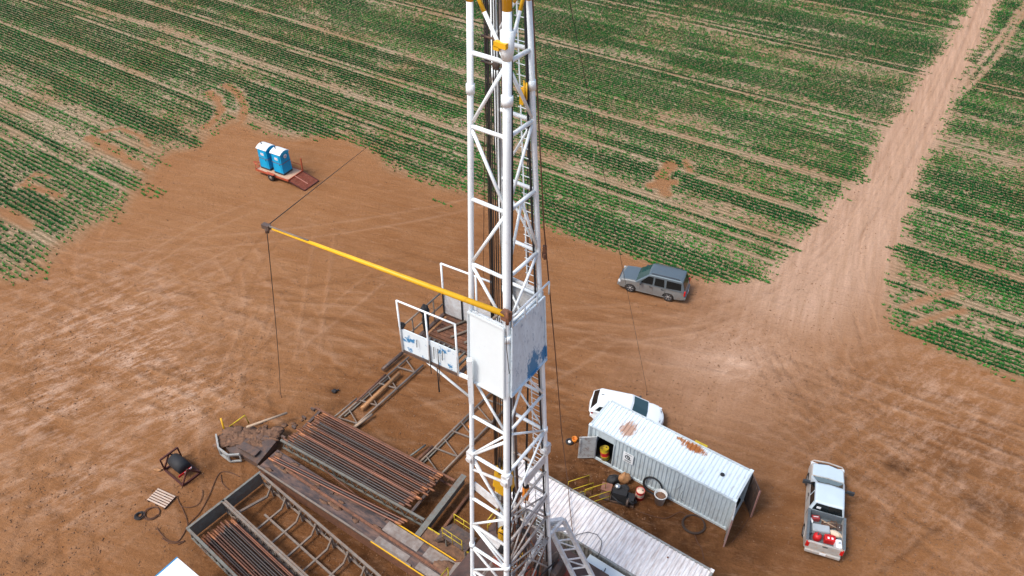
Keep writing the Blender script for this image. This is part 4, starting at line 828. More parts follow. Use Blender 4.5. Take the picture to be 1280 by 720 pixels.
# --- muddy tail skid of the catwalk
e0 = at(272, 545, .9); tl = thing('tail_skid', 'mud covered steel skid with pale angled rim at the outer end of the catwalk', 'skid', (at(300, 555, 0).x, at(300, 555, 0).y, 0))
T0 = Vector(tl.location)
def W(px, py, z): return at(px, py, z)-T0
rim_pts = [W(270, 543, .75), W(273, 560, .75), W(285, 569, .75), W(299, 568, .75)]
mb = MB()
for a, b in zip(rim_pts[:-1], rim_pts[1:]): mb.bar(a, b, .1, .12); mb.bar(a-Vector((0, 0, .6)), b-Vector((0, 0, .6)), .1, .1)
for a in rim_pts: mb.bar(a, a-Vector((0, 0, .6)), .08)
mb.bar(rim_pts[0], rim_pts[1]-Vector((0, 0, .6)), .06); mb.bar(rim_pts[1], rim_pts[2]-Vector((0, 0, .6)), .06); mb.build('rim', mat('pale steel rim', (.33, .33, .31), .6, var=.15, dirt=(.2, .12, .07, 1), dirt_amt=.3, scale=4), tl)
mb = MB(); pts = [W(272, 546, .55), W(288, 566, .55), W(300, 567, .6), W(322, 580, .7), W(345, 552, .7), W(320, 535, .6), W(290, 533, .55)]; n = len(pts)
mb.add(pts+[p-Vector((0, 0, .45)) for p in pts], [tuple(range(n))]+[(i, i+n, (i+1) % n+n, (i+1) % n) for i in range(n)]); mb.build('base_plate', M['darksteel'], tl)
mb = MB(); [mb.blob(W(r_.uniform(278, 342), r_.uniform(538, 556), .58), (r_.uniform(.3, 1.3), r_.uniform(.3, .9), r_.uniform(.10, .22)), k_, .6, 14, 6) for k_ in range(34) for r_ in [random.Random(k_+900)]]; mb.build('mud_heap', M['mudm'], tl)
mb = MB(); mb.bar(W(301, 556, .75), W(322, 567, .8), .5, .12); mb.build('dark_trough', M['darksteel'], tl)
mb = MB(); mb.tube([W(287, 533, .4), W(306, 519, 1.3), W(311, 529, .5)], .045, 8); mb.build('yellow_rail', M['lemon'], tl)
mb = MB(); mb.tube([W(281, 539, .4), W(276, 523, 1.3)], .06, 8); mb.build('yellow_post', M['yellow'], tl)
a, b = at(308, 534, .9), at(359, 516, .8); mb = MB(); mb.tube([Vector((0, 0, 0)), b-a], .075, 8); o = mb.build('loose_pipe', M['wood']); o.location = a; tag(o, 'long tan pipe lying across the muddy end of the catwalk', 'pipe')
mb = MB()
for i in range(14):
    r = random.Random(i); mb.blob((r.uniform(-1.6, 1.6), r.uniform(-1, 1), .04), (r.uniform(.15, .5), r.uniform(.15, .4), .12), i, .4, 8, 5)
o = mb.build('mud_clods', M['mudm']); o.location = at(345, 540, 0); tag(o, 'scattered lumps of mud around the muddy skid', 'mud', kind='stuff')

# yellow beam sloping down beside the foot of the mast
a, b = at(662, 697, 3.2), at(702, 719, 1.2); mb = MB(); mb.bar(Vector((0, 0, 0)), b-a, .16, .2); o = mb.build('yellow_beam', M['yellow']); o.location = a; tag(o, 'yellow steel beam sloping down between the mast foot and the white ladder frame', 'beam')

# rusty fittings crowding the lower mast
for k in range(12):
    r = random.Random(700+k); mb = MB(); z = r.uniform(5.2, 12.5); p = leg_pt(z, r.uniform(-.7, .9), r.uniform(-.3, .9)); q = p+U*r.uniform(-.5, .5)+V*r.uniform(-.4, .4)+Vector((0, 0, 1))*r.uniform(-1.6, -.5)
    mb.bar(p, q, r.uniform(.05, .14), r.uniform(.05, .12)); mbuild(mb, 'bracket', r.choice([M['rust'], M['darksteel'], M['redox'], M['black'], M['whiteg'], M['yellow']]))
# ================================================================ CONTAINERS
def corrugated(mb, L, H, pitch=.235, depth=.05, x0=0., holes=None, o=Vector((0, 0, 0)), ax=Vector((1, 0, 0)), up=Vector((0, 0, 1)), mi=0):
    """ribbed sheet spanning L along ax and H along up; ribs run along up and stand out along ax x up"""
    nrm = ax.cross(up); n = max(1, int(round(L/pitch))); p = L/n; prof = []
    for k in range(n): prof += [(k*p, 0), (k*p+p*.28, 0), (k*p+p*.42, -depth), (k*p+p*.82, -depth), (k*p+p*.96, 0)]
    prof.append((L, 0)); vs = []
    for x, d in prof: vs += [o+ax*x+nrm*d, o+ax*x+nrm*d+up*H]
    fs = [(2*i, 2*i+2, 2*i+3, 2*i+1) for i in range(len(prof)-1)]
    return mb.add(vs, fs, mi)
X3, Y3, Z3 = Vector((1, 0, 0)), Vector((0, 1, 0)), Vector((0, 0, 1))
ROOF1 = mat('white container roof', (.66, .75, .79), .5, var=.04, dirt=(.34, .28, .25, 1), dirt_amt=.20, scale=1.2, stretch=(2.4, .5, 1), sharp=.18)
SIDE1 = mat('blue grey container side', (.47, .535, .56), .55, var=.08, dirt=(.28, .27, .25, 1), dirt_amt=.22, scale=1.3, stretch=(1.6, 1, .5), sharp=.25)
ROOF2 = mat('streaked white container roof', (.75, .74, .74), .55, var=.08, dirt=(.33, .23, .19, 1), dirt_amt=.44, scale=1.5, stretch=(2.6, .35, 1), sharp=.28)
def container(name, label, origin, rz, L, W, H, roof, side, door=None, end_open=False):
    t = thing(name, label, 'container', origin, rz)
    fr = .12
    mb = MB()
    for x in (fr/2, L-fr/2):
        for y in (fr/2, W-fr/2): mb.box((x, y, H/2), (fr, fr, H))
    for y in (fr/2, W-fr/2): mb.box((L/2, y, H-.05), (L-2*fr, fr*.8, .1)); mb.box((L/2, y, .08), (L-2*fr, fr*.9, .16))
    for x in (fr/2, L-fr/2): mb.box((x, W/2, H-.06), (fr*.9, W-2*fr, .12)); mb.box((x, W/2, .08), (fr*.9, W-2*fr, .16))
    mb.build('frame', side, t)
    for x in (.09, L-.09):
        for y in (.08, W-.08): mb = MB(); mb.box((x, y, H+.005), (.2, .18, .06)); mb.build('corner_casting', roof, t); mb = MB(); mb.box((x, y, .06), (.19, .17, .125)); mb.build('corner_casting', side, t)
    mb = MB(); corrugated(mb, L-2*fr, W-2*fr, o=Vector((fr, fr, H-.02)), ax=X3, up=Y3)
    r = mb.build('roof', roof, t)
    mb = MB()
    if door:
        d0, d1, dh = door
        corrugated(mb, d0-fr, H-.26, o=Vector((fr, .05, .16)), ax=X3, up=Z3)
        corrugated(mb, L-fr-d1, H-.26, o=Vector((d1, .05, .16)), ax=X3, up=Z3)
        mb.box(((d0+d1)/2, .05, (dh+H-.1)/2), (d1-d0, .04, H-.1-dh)); 
    else: corrugated(mb, L-2*fr, H-.26, o=Vector((fr, .05, .16)), ax=X3, up=Z3)
    corrugated(mb, L-2*fr, H-.26, o=Vector((L-fr, W-.05, .16)), ax=-X3, up=Z3)
    mb.build('side_wall', side, t)
    mb = MB(); mb.box((.06, W/2, H/2), (.05, W-2*fr, H-.26)); mb.build('end_wall', side, t)
    if not end_open: mb = MB(); mb.box((L-.06, W/2, H/2), (.05, W-2*fr, H-.26)); mb.build('end_wall', side, t)
    mb = MB(); mb.box((L/2, W/2, .13), (L-.3, W-.3, .05)); mb.build('floor', M['dark'], t)
    return t
c1o = at(736, 531, 2.77); C1Z = YAW
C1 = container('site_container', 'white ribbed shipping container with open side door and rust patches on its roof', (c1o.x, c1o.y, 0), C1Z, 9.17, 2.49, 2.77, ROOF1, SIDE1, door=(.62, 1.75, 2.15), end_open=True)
def c1p(x, y, z): return Vector((c1o.x, c1o.y, 0))+U*x+V*y+Z3*z
mb = MB(); mb.box((-.5, 0, 0), (1.0, .05, 1.95)); mb.box((-.93, -.04, .2), (.05, .04, 1.2)); mb.box((-.5, 0, .95), (1.02, .07, .06)); mb.box((-.5, 0, -.95), (1.02, .07, .06))
o = mb.build('side_door', mat('grimy door sheet', (.46, .47, .46), .6, var=.1, dirt=(.22, .13, .09, 1), dirt_amt=.36, scale=2), C1); o.location = (.60, -.03, 1.15); o.rotation_euler = (0, 0, -C1Z+math.radians(2))
mb = MB(); mb.box((0, 0, 0), (.06, .06, 2.0)); mb.box((1.17, 0, 0), (.06, .06, 2.0)); o = mb.build('door_frame', SIDE1, C1); o.location = (.6, .03, 1.16)
mb = MB(); mb.box((0, 0, 0), (.66, .02, .82), mi=0)
mb.tube([(.14*math.cos(a)-.04, -.015, .06+.14*math.sin(a)) for a in np.linspace(0, 2*PI, 16)][:-1], .028, 6, mi=1, closed=True); mb.box((.05, -.015, .05), (.16, .012, .05), mi=1); mb.box((-.03, -.015, .09), (.06, .012, .18), mi=1); mb.box((.1, -.015, -.1), (.2, .012, .06), mi=1)
for z in (.32, -.24, -.31): mb.box((0, -.014, z), (.4, .008, .025), mi=1)
o = mb.build('sign_sheet', [M['signw'], M['plastic']], C1); o.location = (2.75, -.02, 1.72)
R1 = spots(ROOF1, [(2.05, 1.1, .75, .95, (.42, .27, .20, 1), 2.2), (5.75, 2.1, 1.15, .5, (.34, .12, .03, 1), 2.6), (4.9, 2.2, .5, .2, (.36, .16, .06, 1), 3.)])
for o in C1.children:
    if o.name.startswith('roof'): o.data.materials[0] = R1
mb = MB(); mb.box((6.0, 2.52, 2.78), (.75, .12, .08)); mb.build('edge_patch', M['lemon'], C1)
mb = MB(); mb.lathe([(.0, .02), (.12, .02), (.13, -.02), (.0, -.02)], (7.85, 1.25, 2.77), 14); mb.build('vent_cap', M['black'], C1)
# end doors, both swung wide open
dl = mat('container end door', (.45, .46, .45), .6, var=.15, dirt=(.3, .2, .15, 1), dirt_amt=.35)
for y, ang, mt in ((.06, math.radians(-113), dl), (2.43, math.radians(-84), M['darksteel'])):
    mb = MB(); mb.box((.6, 0, 1.36), (1.18, .05, 2.5)); mb.box((1.16, .0, 1.36), (.06, .075, 2.5), mi=1)
    for x in (.3, .85): mb.tube([(x, -.05, .2), (x, -.05, 2.55)], .02, 6); mb.tube([(x, .05, .2), (x, .05, 2.55)], .018, 6)
    for z in (.5, 1.0, 1.5, 2.0): mb.box((.6, .04, z), (1.1, .03, .08), mi=2)
    o = mb.build('end_door', [mt, mat('faded pink edge', (.5, .27, .23), .6), M['steelg']], C1); o.location = (9.17, y, 0); o.rotation_euler = (0, 0, ang-C1Z)
c2a = at(893, 713, 2.75); 
C2L = 11.6; W2 = 2.6
d_ = Vector((c2a.x-RO.x, c2a.y-RO.y, 0)); u2, v2 = d_.dot(U), d_.dot(V); print('C2 right end uv', u2, v2)
c2o = uv(u2-C2L, v2-W2, 0)
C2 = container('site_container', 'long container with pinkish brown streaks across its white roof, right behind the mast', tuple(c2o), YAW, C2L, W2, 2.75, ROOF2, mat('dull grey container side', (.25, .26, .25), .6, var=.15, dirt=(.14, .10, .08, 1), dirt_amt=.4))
mb = MB(); mb.lathe([(0, .03), (.05, .03), (.05, 0), (0, 0)], (C2L-2.2, 1.9, 2.74), 10); mb.build('bolt', M['rust'], C2)
pts = [at(x, y, 2.79) for x, y in [(717, 672), (722, 668), (735, 665), (746, 668), (752, 676), (751, 687), (747, 696)]]
mb = MB(); mb.tube([p-pts[0] for p in pts], .018, 6); o = mb.build('roof_cable', M['cable']); o.location = pts[0]; tag(o, 'thin dark cable curving over the streaked container roof', 'cable')
# smaller white cabin in front of container 2
wq = at(738, 694, 2.5); dq = Vector((wq.x-RO.x, wq.y-RO.y, 0))
t = thing('generator_cabin', 'plain white cabin roof at the bottom edge, right of the white ladder frame', 'cabin', (wq.x, wq.y, 0), YAW)
mb = MB(); mb.box((2.5, -1.1, 1.2), (5.0, 2.2, 2.4)); mb.build('wall', M['whiteg'], t, bevel=.02)
mb = MB(); mb.box((2.5, -1.1, 2.45), (5.1, 2.3, .1)); mb.build('roof', mat('cabin roof white', (.62, .70, .74), .45, var=.05, dirt=(.3, .3, .3, 1), dirt_amt=.1), t, bevel=.02)
mb = MB(); mb.tube([(.25, -1.6, 2.54), (.8, -1.0, 2.54), (.9, -.4, 2.54)], .02, 6); mb.tube([(.45, -1.6, 2.54), (1.1, -1.1, 2.54), (1.0, -.2, 2.54)], .02, 6); mb.build('cable', M['black'], t)
mb = MB(); mb.box((2.5, -2.24, 1.1), (.9, .05, 1.9)); mb.build('door', M['boxgrey'], t)
# site trailer at the bottom left
sq = at(222, 697, 2.7)
t = thing('site_trailer', 'white flat roofed site trailer with a blue trim, cut by the bottom left edge', 'trailer', (sq.x, sq.y, 0), YAW)
mb = MB(); mb.box((3.5, -1.35, 1.45), (6.9, 2.6, 2.3)); mb.build('wall', M['boxgrey'], t, bevel=.02)
mb = MB(); mb.box((3.5, -1.35, 2.65), (7.0, 2.7, .1)); mb.build('roof', mat('bright cabin roof', (.80, .84, .87), .45, var=.02), t, bevel=.02)
mb = MB(); mb.box((-.03, -1.35, 2.63), (.07, 2.72, .16)); mb.build('blue_trim', mat('blue trim paint', (.02, .22, .45), .4), t)
mb = MB(); mb.box((2.5, -2.68, 1.4), (.9, .04, 1.9)); mb.build('door', M['boxgrey'], t)
for x in (2.4, 4.4):
    mb = MB(); mb.lathe([(0, -.12), (.36, -.12), (.38, -.06), (.38, .06), (.36, .12), (0, .12)], (x, -2.4, .36), 18, axis='Y'); mb.build('wheel', M['tyre'], t)
# ================================================================ THINGS BETWEEN THE CONTAINERS
def drum(name, label, cat, p, r, h, c1, c2, group=None, tilt=0., top=None, lid=None):
    t = thing(name, label, cat, tuple(p), 0, group)
    mb = MB(); mb.lathe([(0, 0), (r, 0), (r, h*.32), (r*1.04, h*.34), (r, h*.36)], n=20); mb.lathe([(r, h*.36), (r, h*.66), (r*1.04, h*.68), (r, h*.7)], n=20, mi=1); mb.lathe([(r, h*.7), (r, h*.97), (r*1.04, h), (r*.95, h), (r*.93, h*.96), (0, h*.96)], n=20)
    b = mb.build('body', [c1, c2], t); mb = MB(); mb.lathe([(0, h*.99), (.05, h*.99), (.05, h*.96)], (r*.55, 0, 0), 8); mb.lathe([(0, .99*h), (.03, .99*h), (.03, h*.96)], (-r*.5, .1, 0), 8); mb.build('bung', top or M['rust'], t)
    if lid: mb = MB(); mb.lathe([(r*.93, h*.965), (r*.93, h*.98), (0, h*.98)], n=20); mb.build('lid', lid, t)
    if tilt: t.rotation_euler = (tilt, 0, .5)
    return t
drum('oil_drum', 'red and cream drum standing on the dirt midway between the two containers', 'drum', at(799, 622, 0), .25, .72, M['red'], M['cream'], top=M['rust'], lid=M['cream'])
drum('oil_drum', 'yellow drum with a red band just inside the side door of the container', 'drum', c1p(1.18, .30, .16), .27, .80, M['lemon'], M['red'], tilt=-.25)
t = thing('waste_bin', 'white open-topped bin standing against the container side', 'bin', tuple(at(824, 628, 0)))
mb = MB(); mb.lathe([(0, 0), (.26, 0), (.34, .75), (.38, .77), (.38, .82), (.33, .82), (.30, .5), (0, .5)], n=22); mb.build('body', M['boxgrey'], t); mb = MB(); mb.lathe([(0, .60), (.31, .60)], n=16); mb.blob((.05, 0, .6), (.5, .4, .1), 4, .3); mb.build('rubbish', M['mudm'], t)
for o in t.children:
    if o.name.startswith('body'): o.data.materials[0] = mat('dusty white plastic', (.55, .56, .55), .6, var=.1, dirt=(.3, .2, .14, 1), dirt_amt=.25)
# engine pump
t = thing('engine_pump', 'dark engine pump with a chrome air cleaner on the dirt left of the red drum', 'engine', tuple(at(772, 622, 0)), YAW+.3)
mb = MB(); mb.box((0, 0, .1), (2.0, .9, .14)); mb.build('skid', M['darksteel'], t)
mb = MB(); mb.box((.1, -.1, .5), (.95, .6, .65), top=(.85, .8)); mb.box((.75, -.15, .38), (.4, .5, .45)); mb.blob((.3, .25, .75), (.6, .4, .4), 3, .2); mb.build('block', M['black'], t, bevel=.04)
mb = MB(); mb.lathe([(0, 0), (.16, 0), (.18, .12), (.12, .2), (0, .22)], (-.1, .1, .84), 16); mb.build('air_cleaner', M['chrome'], t)
mb = MB(); mb.box((-.72, .12, .55), (.6, .55, .06)); mb.box((-.72, .12, .3), (.5, .45, .4)); mb.build('cover', mat('brown red cover', (.26, .12, .08), .6, var=.2), t)
mb = MB(); mb.tube([(.5, -.3, .6), (.9, -.5, .5), (1.1, -.2, .3), (.8, .3, .2)], .06, 8); mb.tube([(-.3, -.4, .6), (.1, -.6, .5), (.7, -.55, .25)], .05, 8); mb.build('hose', M['black'], t)
mb = MB(); mb.lathe([(0, -.06), (.27, -.06), (.27, .06), (0, .06)], (.62, -.35, .35), 16, axis='X'); mb.build('flywheel', M['darksteel'], t)
t = thing('rag_heap', 'orange brown heap of rags and dark bags against the container below its sign', 'heap', tuple(at(780, 602, 0)), .2)
mb = MB(); mb.blob((0, 0, .35), (.75, .6, .75), 3, .25); mb.build('orange_bag', M['woodo'], t); mb = MB(); mb.blob((-.65, .1, .25), (.8, .6, .55), 6, .3); mb.build('dark_bag', M['black'], t)
# yellow stair rails leaning on container 2
for (p, lb) in (((724, 606), 'yellow tubular handrail set behind the streaked container, nearest the mast'), ((745, 616), 'yellow tubular handrail set behind the streaked container, nearer the engine pump')):
    q = at(*p, .9); t = thing('hand_rail', lb, 'hand rail', (q.x, q.y, 0), math.radians(20), 'yellow handrails by the streaked container')
    for y in (-.28, .28):
        mb = MB(); mb.tube([(-.55, y, 0), (-.55, y, 1.1), (.75, y, 1.1), (.75, y, 0)], .024, 6); mb.build('rail_loop', M['lemon'], t)
    mb = MB(); mb.tube([(-.55, -.28, .55), (.75, -.28, .55)], .028, 6); mb.tube([(-.55, -.28, .2), (-.55, .28, .2)], .028, 6); mb.build('mid_bar', M['lemon'], t)
t = thing('valve', 'small pale valve at the foot of the right yellow handrail', 'valve', tuple(at(727, 622, .0))); mb = MB(); mb.tube([(0, 0, 0), (0, 0, .4)], .09, 8); mb.tube([(-.2, 0, .3), (.2, 0, .3)], .07, 8); mb.build('body', M['whiteg'], t); mb = MB(); mb.lathe([(0, .45), (.14, .45), (.14, .42), (0, .42)], n=14); mb.build('hand_wheel', M['steelp'], t)
# small bucket pair near the door
t = thing('bucket', 'tiny bright orange bucket on the dirt left of the open container door', 'bucket', tuple(at(718, 552, 0))); mb = MB(); mb.lathe([(0, 0), (.14, 0), (.18, .34), (.15, .34), (.13, .1), (0, .1)], n=16); mb.build('pail', M['orange'], t); mb = MB(); mb.tube([(.17*math.cos(a), 0, .34+.1*math.sin(a)) for a in np.linspace(0, PI, 9)], .01, 5); mb.build('handle', M['black'], t)
t = thing('hose_roll', 'small black ring with a white centre beside the orange bucket', 'hose roll', tuple(at(712, 553, 0))); mb = MB(); mb.tube([(.19*math.cos(a), .19*math.sin(a), .08) for a in np.linspace(0, 2*PI, 18)][:-1], .07, 8, closed=True); mb.build('ring', M['black'], t); mb = MB(); mb.lathe([(0, .12), (.1, .1), (.1, 0), (0, 0)], n=12); mb.build('hub', M['signw'], t)
def hose(name, pts, r, mt, label, cat='hose', group=None, z=.05):
    P = [at(p[0], p[1], p[2] if len(p) > 2 else z) for p in pts]; out = []
    for i in range(len(P)-1):      # Catmull-Rom
        p0, p1, p2, p3 = P[max(i-1, 0)], P[i], P[i+1], P[min(i+2, len(P)-1)]
        for k in range(6):
            t_ = k/6; out.append(.5*((2*p1)+(p2-p0)*t_+(2*p0-5*p1+4*p2-p3)*t_*t_+(3*p1-p0-3*p2+p3)*t_**3))
    out.append(P[-1]); c = Vector((sum(p.x for p in P)/len(P), sum(p.y for p in P)/len(P), 0))
    mb = MB(); mb.tube([p-c for p in out], r*.72, 7); o = mb.build(name, mt); o.location = c; return tag(o, label, cat, group)
def coil(name, c, rad, turns, r, mt, label, rz=0., upright=False, amp=.06, cat='hose'):
    rr = random.Random(hash(label) % 1000 if False else len(label)); pts = []
    for i in range(turns*22):
        a = 2*PI*i/22; q = rad*(1+amp*math.sin(a*.37+i*.02)+rr.uniform(-.01, .01)); z = r+.9*r*(i/22)*.8
        pts.append((q*math.cos(a), z, rad+q*math.sin(a)) if upright else (q*math.cos(a), q*math.sin(a)*.95, z))
    mb = MB(); mb.tube(pts, r, 6); o = mb.build(name, mt); o.location = c; o.rotation_euler = (0, 0, rz); return tag(o, label, cat)
o = coil('hose_coil', c1p(4.55, -.28, .02), .58, 3, .04, M['black'], 'thick black hose coiled and leaning on the container beside the white bin', rz=YAW, upright=True)
o.rotation_euler = (math.radians(-10), 0, YAW)
coil('hose_coil', at(867, 656, 0), .62, 3, .035, mat('dark brown hose', (.05, .032, .024), .7), 'dark hose coiled flat on the dirt below the right half of the container')
hose('thin_wire', [(846, 612, 1.3), (853, 606, 1.7), (862, 601, 2.0), (866, 608, 1.6), (864, 620, .9), (857, 627, .4), (850, 622, .9), (855, 612, 1.4), (861, 604, 1.8)], .014, M['cable'], 'thin dark wire looped against the container side above the coiled hose', 'wire')
hose('ground_hose', [(868, 668), (872, 678), (877, 686), (880, 700)], .035, M['rustcable'], 'short dark hose running from the flat coil down behind the streaked roof')
hose('ground_hose', [(800, 640), (830, 648), (850, 640), (862, 646)], .03, M['rustcable'], 'thin brown hose on the dirt between the two containers')
hose('ground_hose', [(938, 628, .1), (937, 645), (928, 660), (915, 678)], .02, M['rustcable'], 'thin brown wire on the dirt off the right end of the container', 'wire')
# ================================================================ LEFT SIDE: REEL, PALLET, HOSES
t = thing('hose_reel', 'dark maroon steel frame with a black hose reel and red and white drum edge', 'reel', tuple(at(229, 601, 0)), math.radians(44))
fw, fd, fh = .78, .62, .95
cr = [at(206, 588, 0), at(229, 571, 0), at(249, 590, 0), at(229, 611, 0)]
t0 = (cr[0]+cr[1]+cr[2]+cr[3])/4; t.location = t0; e1 = (cr[1]-cr[0]); e2 = (cr[3]-cr[0]); t.rotation_euler = (0, 0, math.atan2(e1.y, e1.x)); lx, ly = e1.length/2*.92, e2.length/2*.92; print('reel', lx*2, ly*2)
mb = MB()
for sx in (-lx, lx): mb.bar((sx, -ly, .06), (sx, ly, .06), .1, .1)
for sy in (-ly, ly): mb.bar((-lx, sy, .06), (lx, sy, .06), .1, .1)
mb.build('base_frame', M['darkred'], t)
for sy in (-ly, ly):
    mb = MB(); mb.bar((-lx, sy, .1), (0, sy, 1.0), .08); mb.bar((lx, sy, .1), (0, sy, 1.0), .08); mb.build('a_frame', M['darkred'], t)
mb = MB(); mb.bar((-lx, ly, .08), (-lx, ly, 1.0), .08); mb.bar((lx, ly, .08), (lx, ly, 1.0), .08); mb.bar((-lx, ly, 1.0), (lx, ly, 1.0), .09); mb.build('top_bar', M['darkred'], t)
mb = MB(); mb.lathe([(0, -ly*.62), (.40, -ly*.62), (.42, 0), (.40, ly*.62), (0, ly*.62)], (0.05, 0.12, .62), 22, axis='Y')
mb.build('hose_drum', M['black'], t)
mb = MB(); mb.box((-.1, -ly*.74, .62), (.85, .03, .16), mi=0); mb.box((.1, -ly*.74-.01, .64), (.5, .04, .09), mi=1); mb.build('drum_flange', [M['red'], M['signw']], t)
t = thing('pallet', 'small weathered slatted pallet on the dirt beside the maroon reel frame', 'pallet', tuple(at(201, 624, 0)), 0)
cr = [at(184, 625, .1), at(199, 610, .1), at(221, 620, .1), at(204, 637, .1)]
e1 = cr[2]-cr[1]; e2 = cr[1]-cr[0]; t0 = (cr[0]+cr[1]+cr[2]+cr[3])/4; t.location = (t0.x, t0.y, 0); t.rotation_euler = (0, 0, math.atan2(e1.y, e1.x)); lx, ly = e1.length, e2.length; print('pallet', lx, ly)
ps = mat('pale pallet slat', (.50, .38, .30), .8, var=.2)
for k in range(6): mb = MB(); mb.box((-0, -ly/2+ly*(k+.5)/6, .135), (lx, ly/6*.6, .03)); mb.build('slat', ps, t)
for k in (-1, 0, 1): mb = MB(); mb.box((k*(lx/2-.06), 0, .06), (.1, ly, .12)); mb.build('bearer', mat('dark bearer', (.07, .035, .025), .8), t)
coil('hose_coil', at(175, 645, 0), .22, 5, .025, M['black'], 'small tangled black hose coil at the far left of the reel', amp=.35)
coil('hose_coil', at(190, 642, 0), .42, 2, .03, M['rustcable'], 'brown hose loop between the tangled coil and the pallet', amp=.1)
hose('ground_hose', [(221, 620), (226, 632), (237, 634), (248, 630), (253, 620), (253, 612)], .03, M['rustcable'], 'brown hose curving from the pallet towards the rack end')
hose('ground_hose', [(224, 628), (230, 640), (234, 652), (234, 664)], .03, M['rustcable'], 'brown hose running down from the pallet to the rack corner')
hose('ground_hose', [(196, 660), (202, 668), (210, 675), (221, 677), (228, 670), (236, 655), (250, 640), (262, 618), (273, 593), (285, 590), (300, 596)], .035, M['rustcable'], 'long dark brown hose looping from the dirt past both rack ends')
hose('ground_hose', [(203, 673), (215, 679), (231, 676), (222, 681)], .04, M['rustcable'], 'frayed brown hose end on the dirt below the pallet')
hose('ground_hose', [(276, 593), (278, 604), (286, 612)], .03, M['rustcable'], 'short brown hose tail beside the empty rack end')
o = MB(); o.blob((0, 0, .06), (.5, .2, .18), 3, .3); o.tube([(.1, 0, .08), (.6, .25, .04)], .03, 6); o = o.build('rope_heap', M['woodo']); o.location = at(198, 588, 0); tag(o, 'little ochre heap of rope left of the maroon frame', 'rope')
o = MB(); o.blob((0, 0, .1), (.35, .3, .25), 3, .3); o.tube([(0, 0, .1), (.3, .1, .1)], .06, 6); o = o.build('fitting', M['black']); o.location = at(418, 490, 0); tag(o, 'small black pipe fitting lying alone on the dirt above the upper rack', 'fitting')
# ================================================================ TOILETS ON TRAILER
q0, q1, q2 = at(321, 211.5, .6), at(356, 223.8, .6), at(376, 212.5, .6); ex = q1-q0; ey = q2-q1; Lt = ex.length; Wt = 1.9; tz = math.atan2(ex.y, ex.x); print('trailer', Lt, ey.length, math.degrees(tz), math.degrees(math.atan2(ey.y, ey.x)))
TX = Vector((math.cos(tz), math.sin(tz), 0)); TY = Vector((-TX.y, TX.x, 0)); Wt = ey.length
Lt += .5; og = Vector((q0.x, q0.y, 0))-TX*.1
tr_ = thing('flatbed_trailer', 'red flatbed trailer with boarded deck and a lowered mesh ramp, carrying two toilets', 'trailer', tuple(og+TX*Lt/2+TY*Wt/2), tz)
hx, hy = Lt/2, Wt/2
mb = MB(); mb.box((0, 0, .57), (Lt, Wt, .05)); mb.build('deck', M['deckwood'], tr_)
mb = MB()
for y in (-hy, hy): mb.box((0, y, .54), (Lt+.1, .07, .18))
for x in (-hx, hx): mb.box((x, 0, .54), (.07, Wt, .18))
for x in (-hx*.5, 0, hx*.5): mb.box((x, 0, .48), (.08, Wt-.1, .1))
mb.build('frame', M['trailred'], tr_)
mb = MB()
for y in (hy,):
    mb.tube([(-hx, y, 1.2), (hx, y, 1.2)], .03, 6)
    for x in (-hx, -hx*.4, hx*.3, hx): mb.tube([(x, y, .6), (x, y, 1.2)], .03, 6)
mb.tube([(-hx, hy, 1.2), (-hx, -hy, 1.0)], .03, 6); mb.tube([(-hx, -hy, .6), (-hx, -hy, 1.0)], .03, 6); mb.build('side_rail', M['trailred'], tr_)
for y in (-hy-.02, hy+.02): mb = MB(); mb.bar((hx, y, .5), (hx+.05, y, 1.9 if y > 0 else .7), .09); mb.build('ramp_post', M['trailred'], tr_)
mb = MB(); mesh_m = mat('rust red ramp mesh', (.20, .05, .028), .75, var=.3, dirt=(.26, .12, .07, 1), dirt_amt=.35, scale=3)
RLn = 1.75
for k in range(24): x = hx+.08+RLn*k/23; z = .5-.42*k/23; mb.box((x, 0, z), (.03, Wt, .025))
for k in range(18): y = -hy+Wt*k/17; mb.bar((hx+.08, y, .505), (hx+.08+RLn, y, .085), .03, .03)
mb.bar((hx+.1, 0, .49), (hx+.1+RLn, 0, .07), Wt*.98, .006)
rm = mb.build('ramp_mesh', mesh_m, tr_)
mb = MB()
for y in (-hy, hy): mb.bar((hx+.05, y, .5), (hx+.1+RLn, y, .07), .08, .08)
mb.bar((hx+.1+RLn, -hy, .07), (hx+.1+RLn, hy, .07), .08, .07); mb.build('ramp_frame', M['darkred'], tr_)
mb = MB(); mb.bar((hx+.05, -.1, .60), (hx+RLn*.85, -.1, .22), .05, .05); mb.build('ramp_bar', mat('pale pink bar', (.5, .22, .16), .6), tr_)
for y in (-hy-.14, hy+.14):
    w_ = link(bpy.data.objects.new('wheel', None)); w_.parent = tr_; w_.location = (-.0, y, .36)
    mb = MB(); mb.lathe([(.17, -.1), (.33, -.11), (.37, -.06), (.37, .06), (.33, .11), (.17, .1)], n=24, axis='Y'); mb.build('tyre', M['tyre'], w_); mb = MB(); mb.lathe([(0, -.07), (.17, -.09), (.18, 0), (.17, .09), (0, .07)], n=20, axis='Y'); mb.build('rim', M['rim'], w_)
mb = MB(); mb.box((0, -hy-.14, .76), (.95, .28, .04)); mb.box((0, hy+.14, .76), (.95, .28, .04)); mb.build('mudguard', M['trailred'], tr_)
mb = MB(); mb.bar((-hx, -.5, .5), (-hx-1.3, 0, .5), .07); mb.bar((-hx, .5, .5), (-hx-1.3, 0, .5), .07); mb.build('drawbar', M['trailred'], tr_)
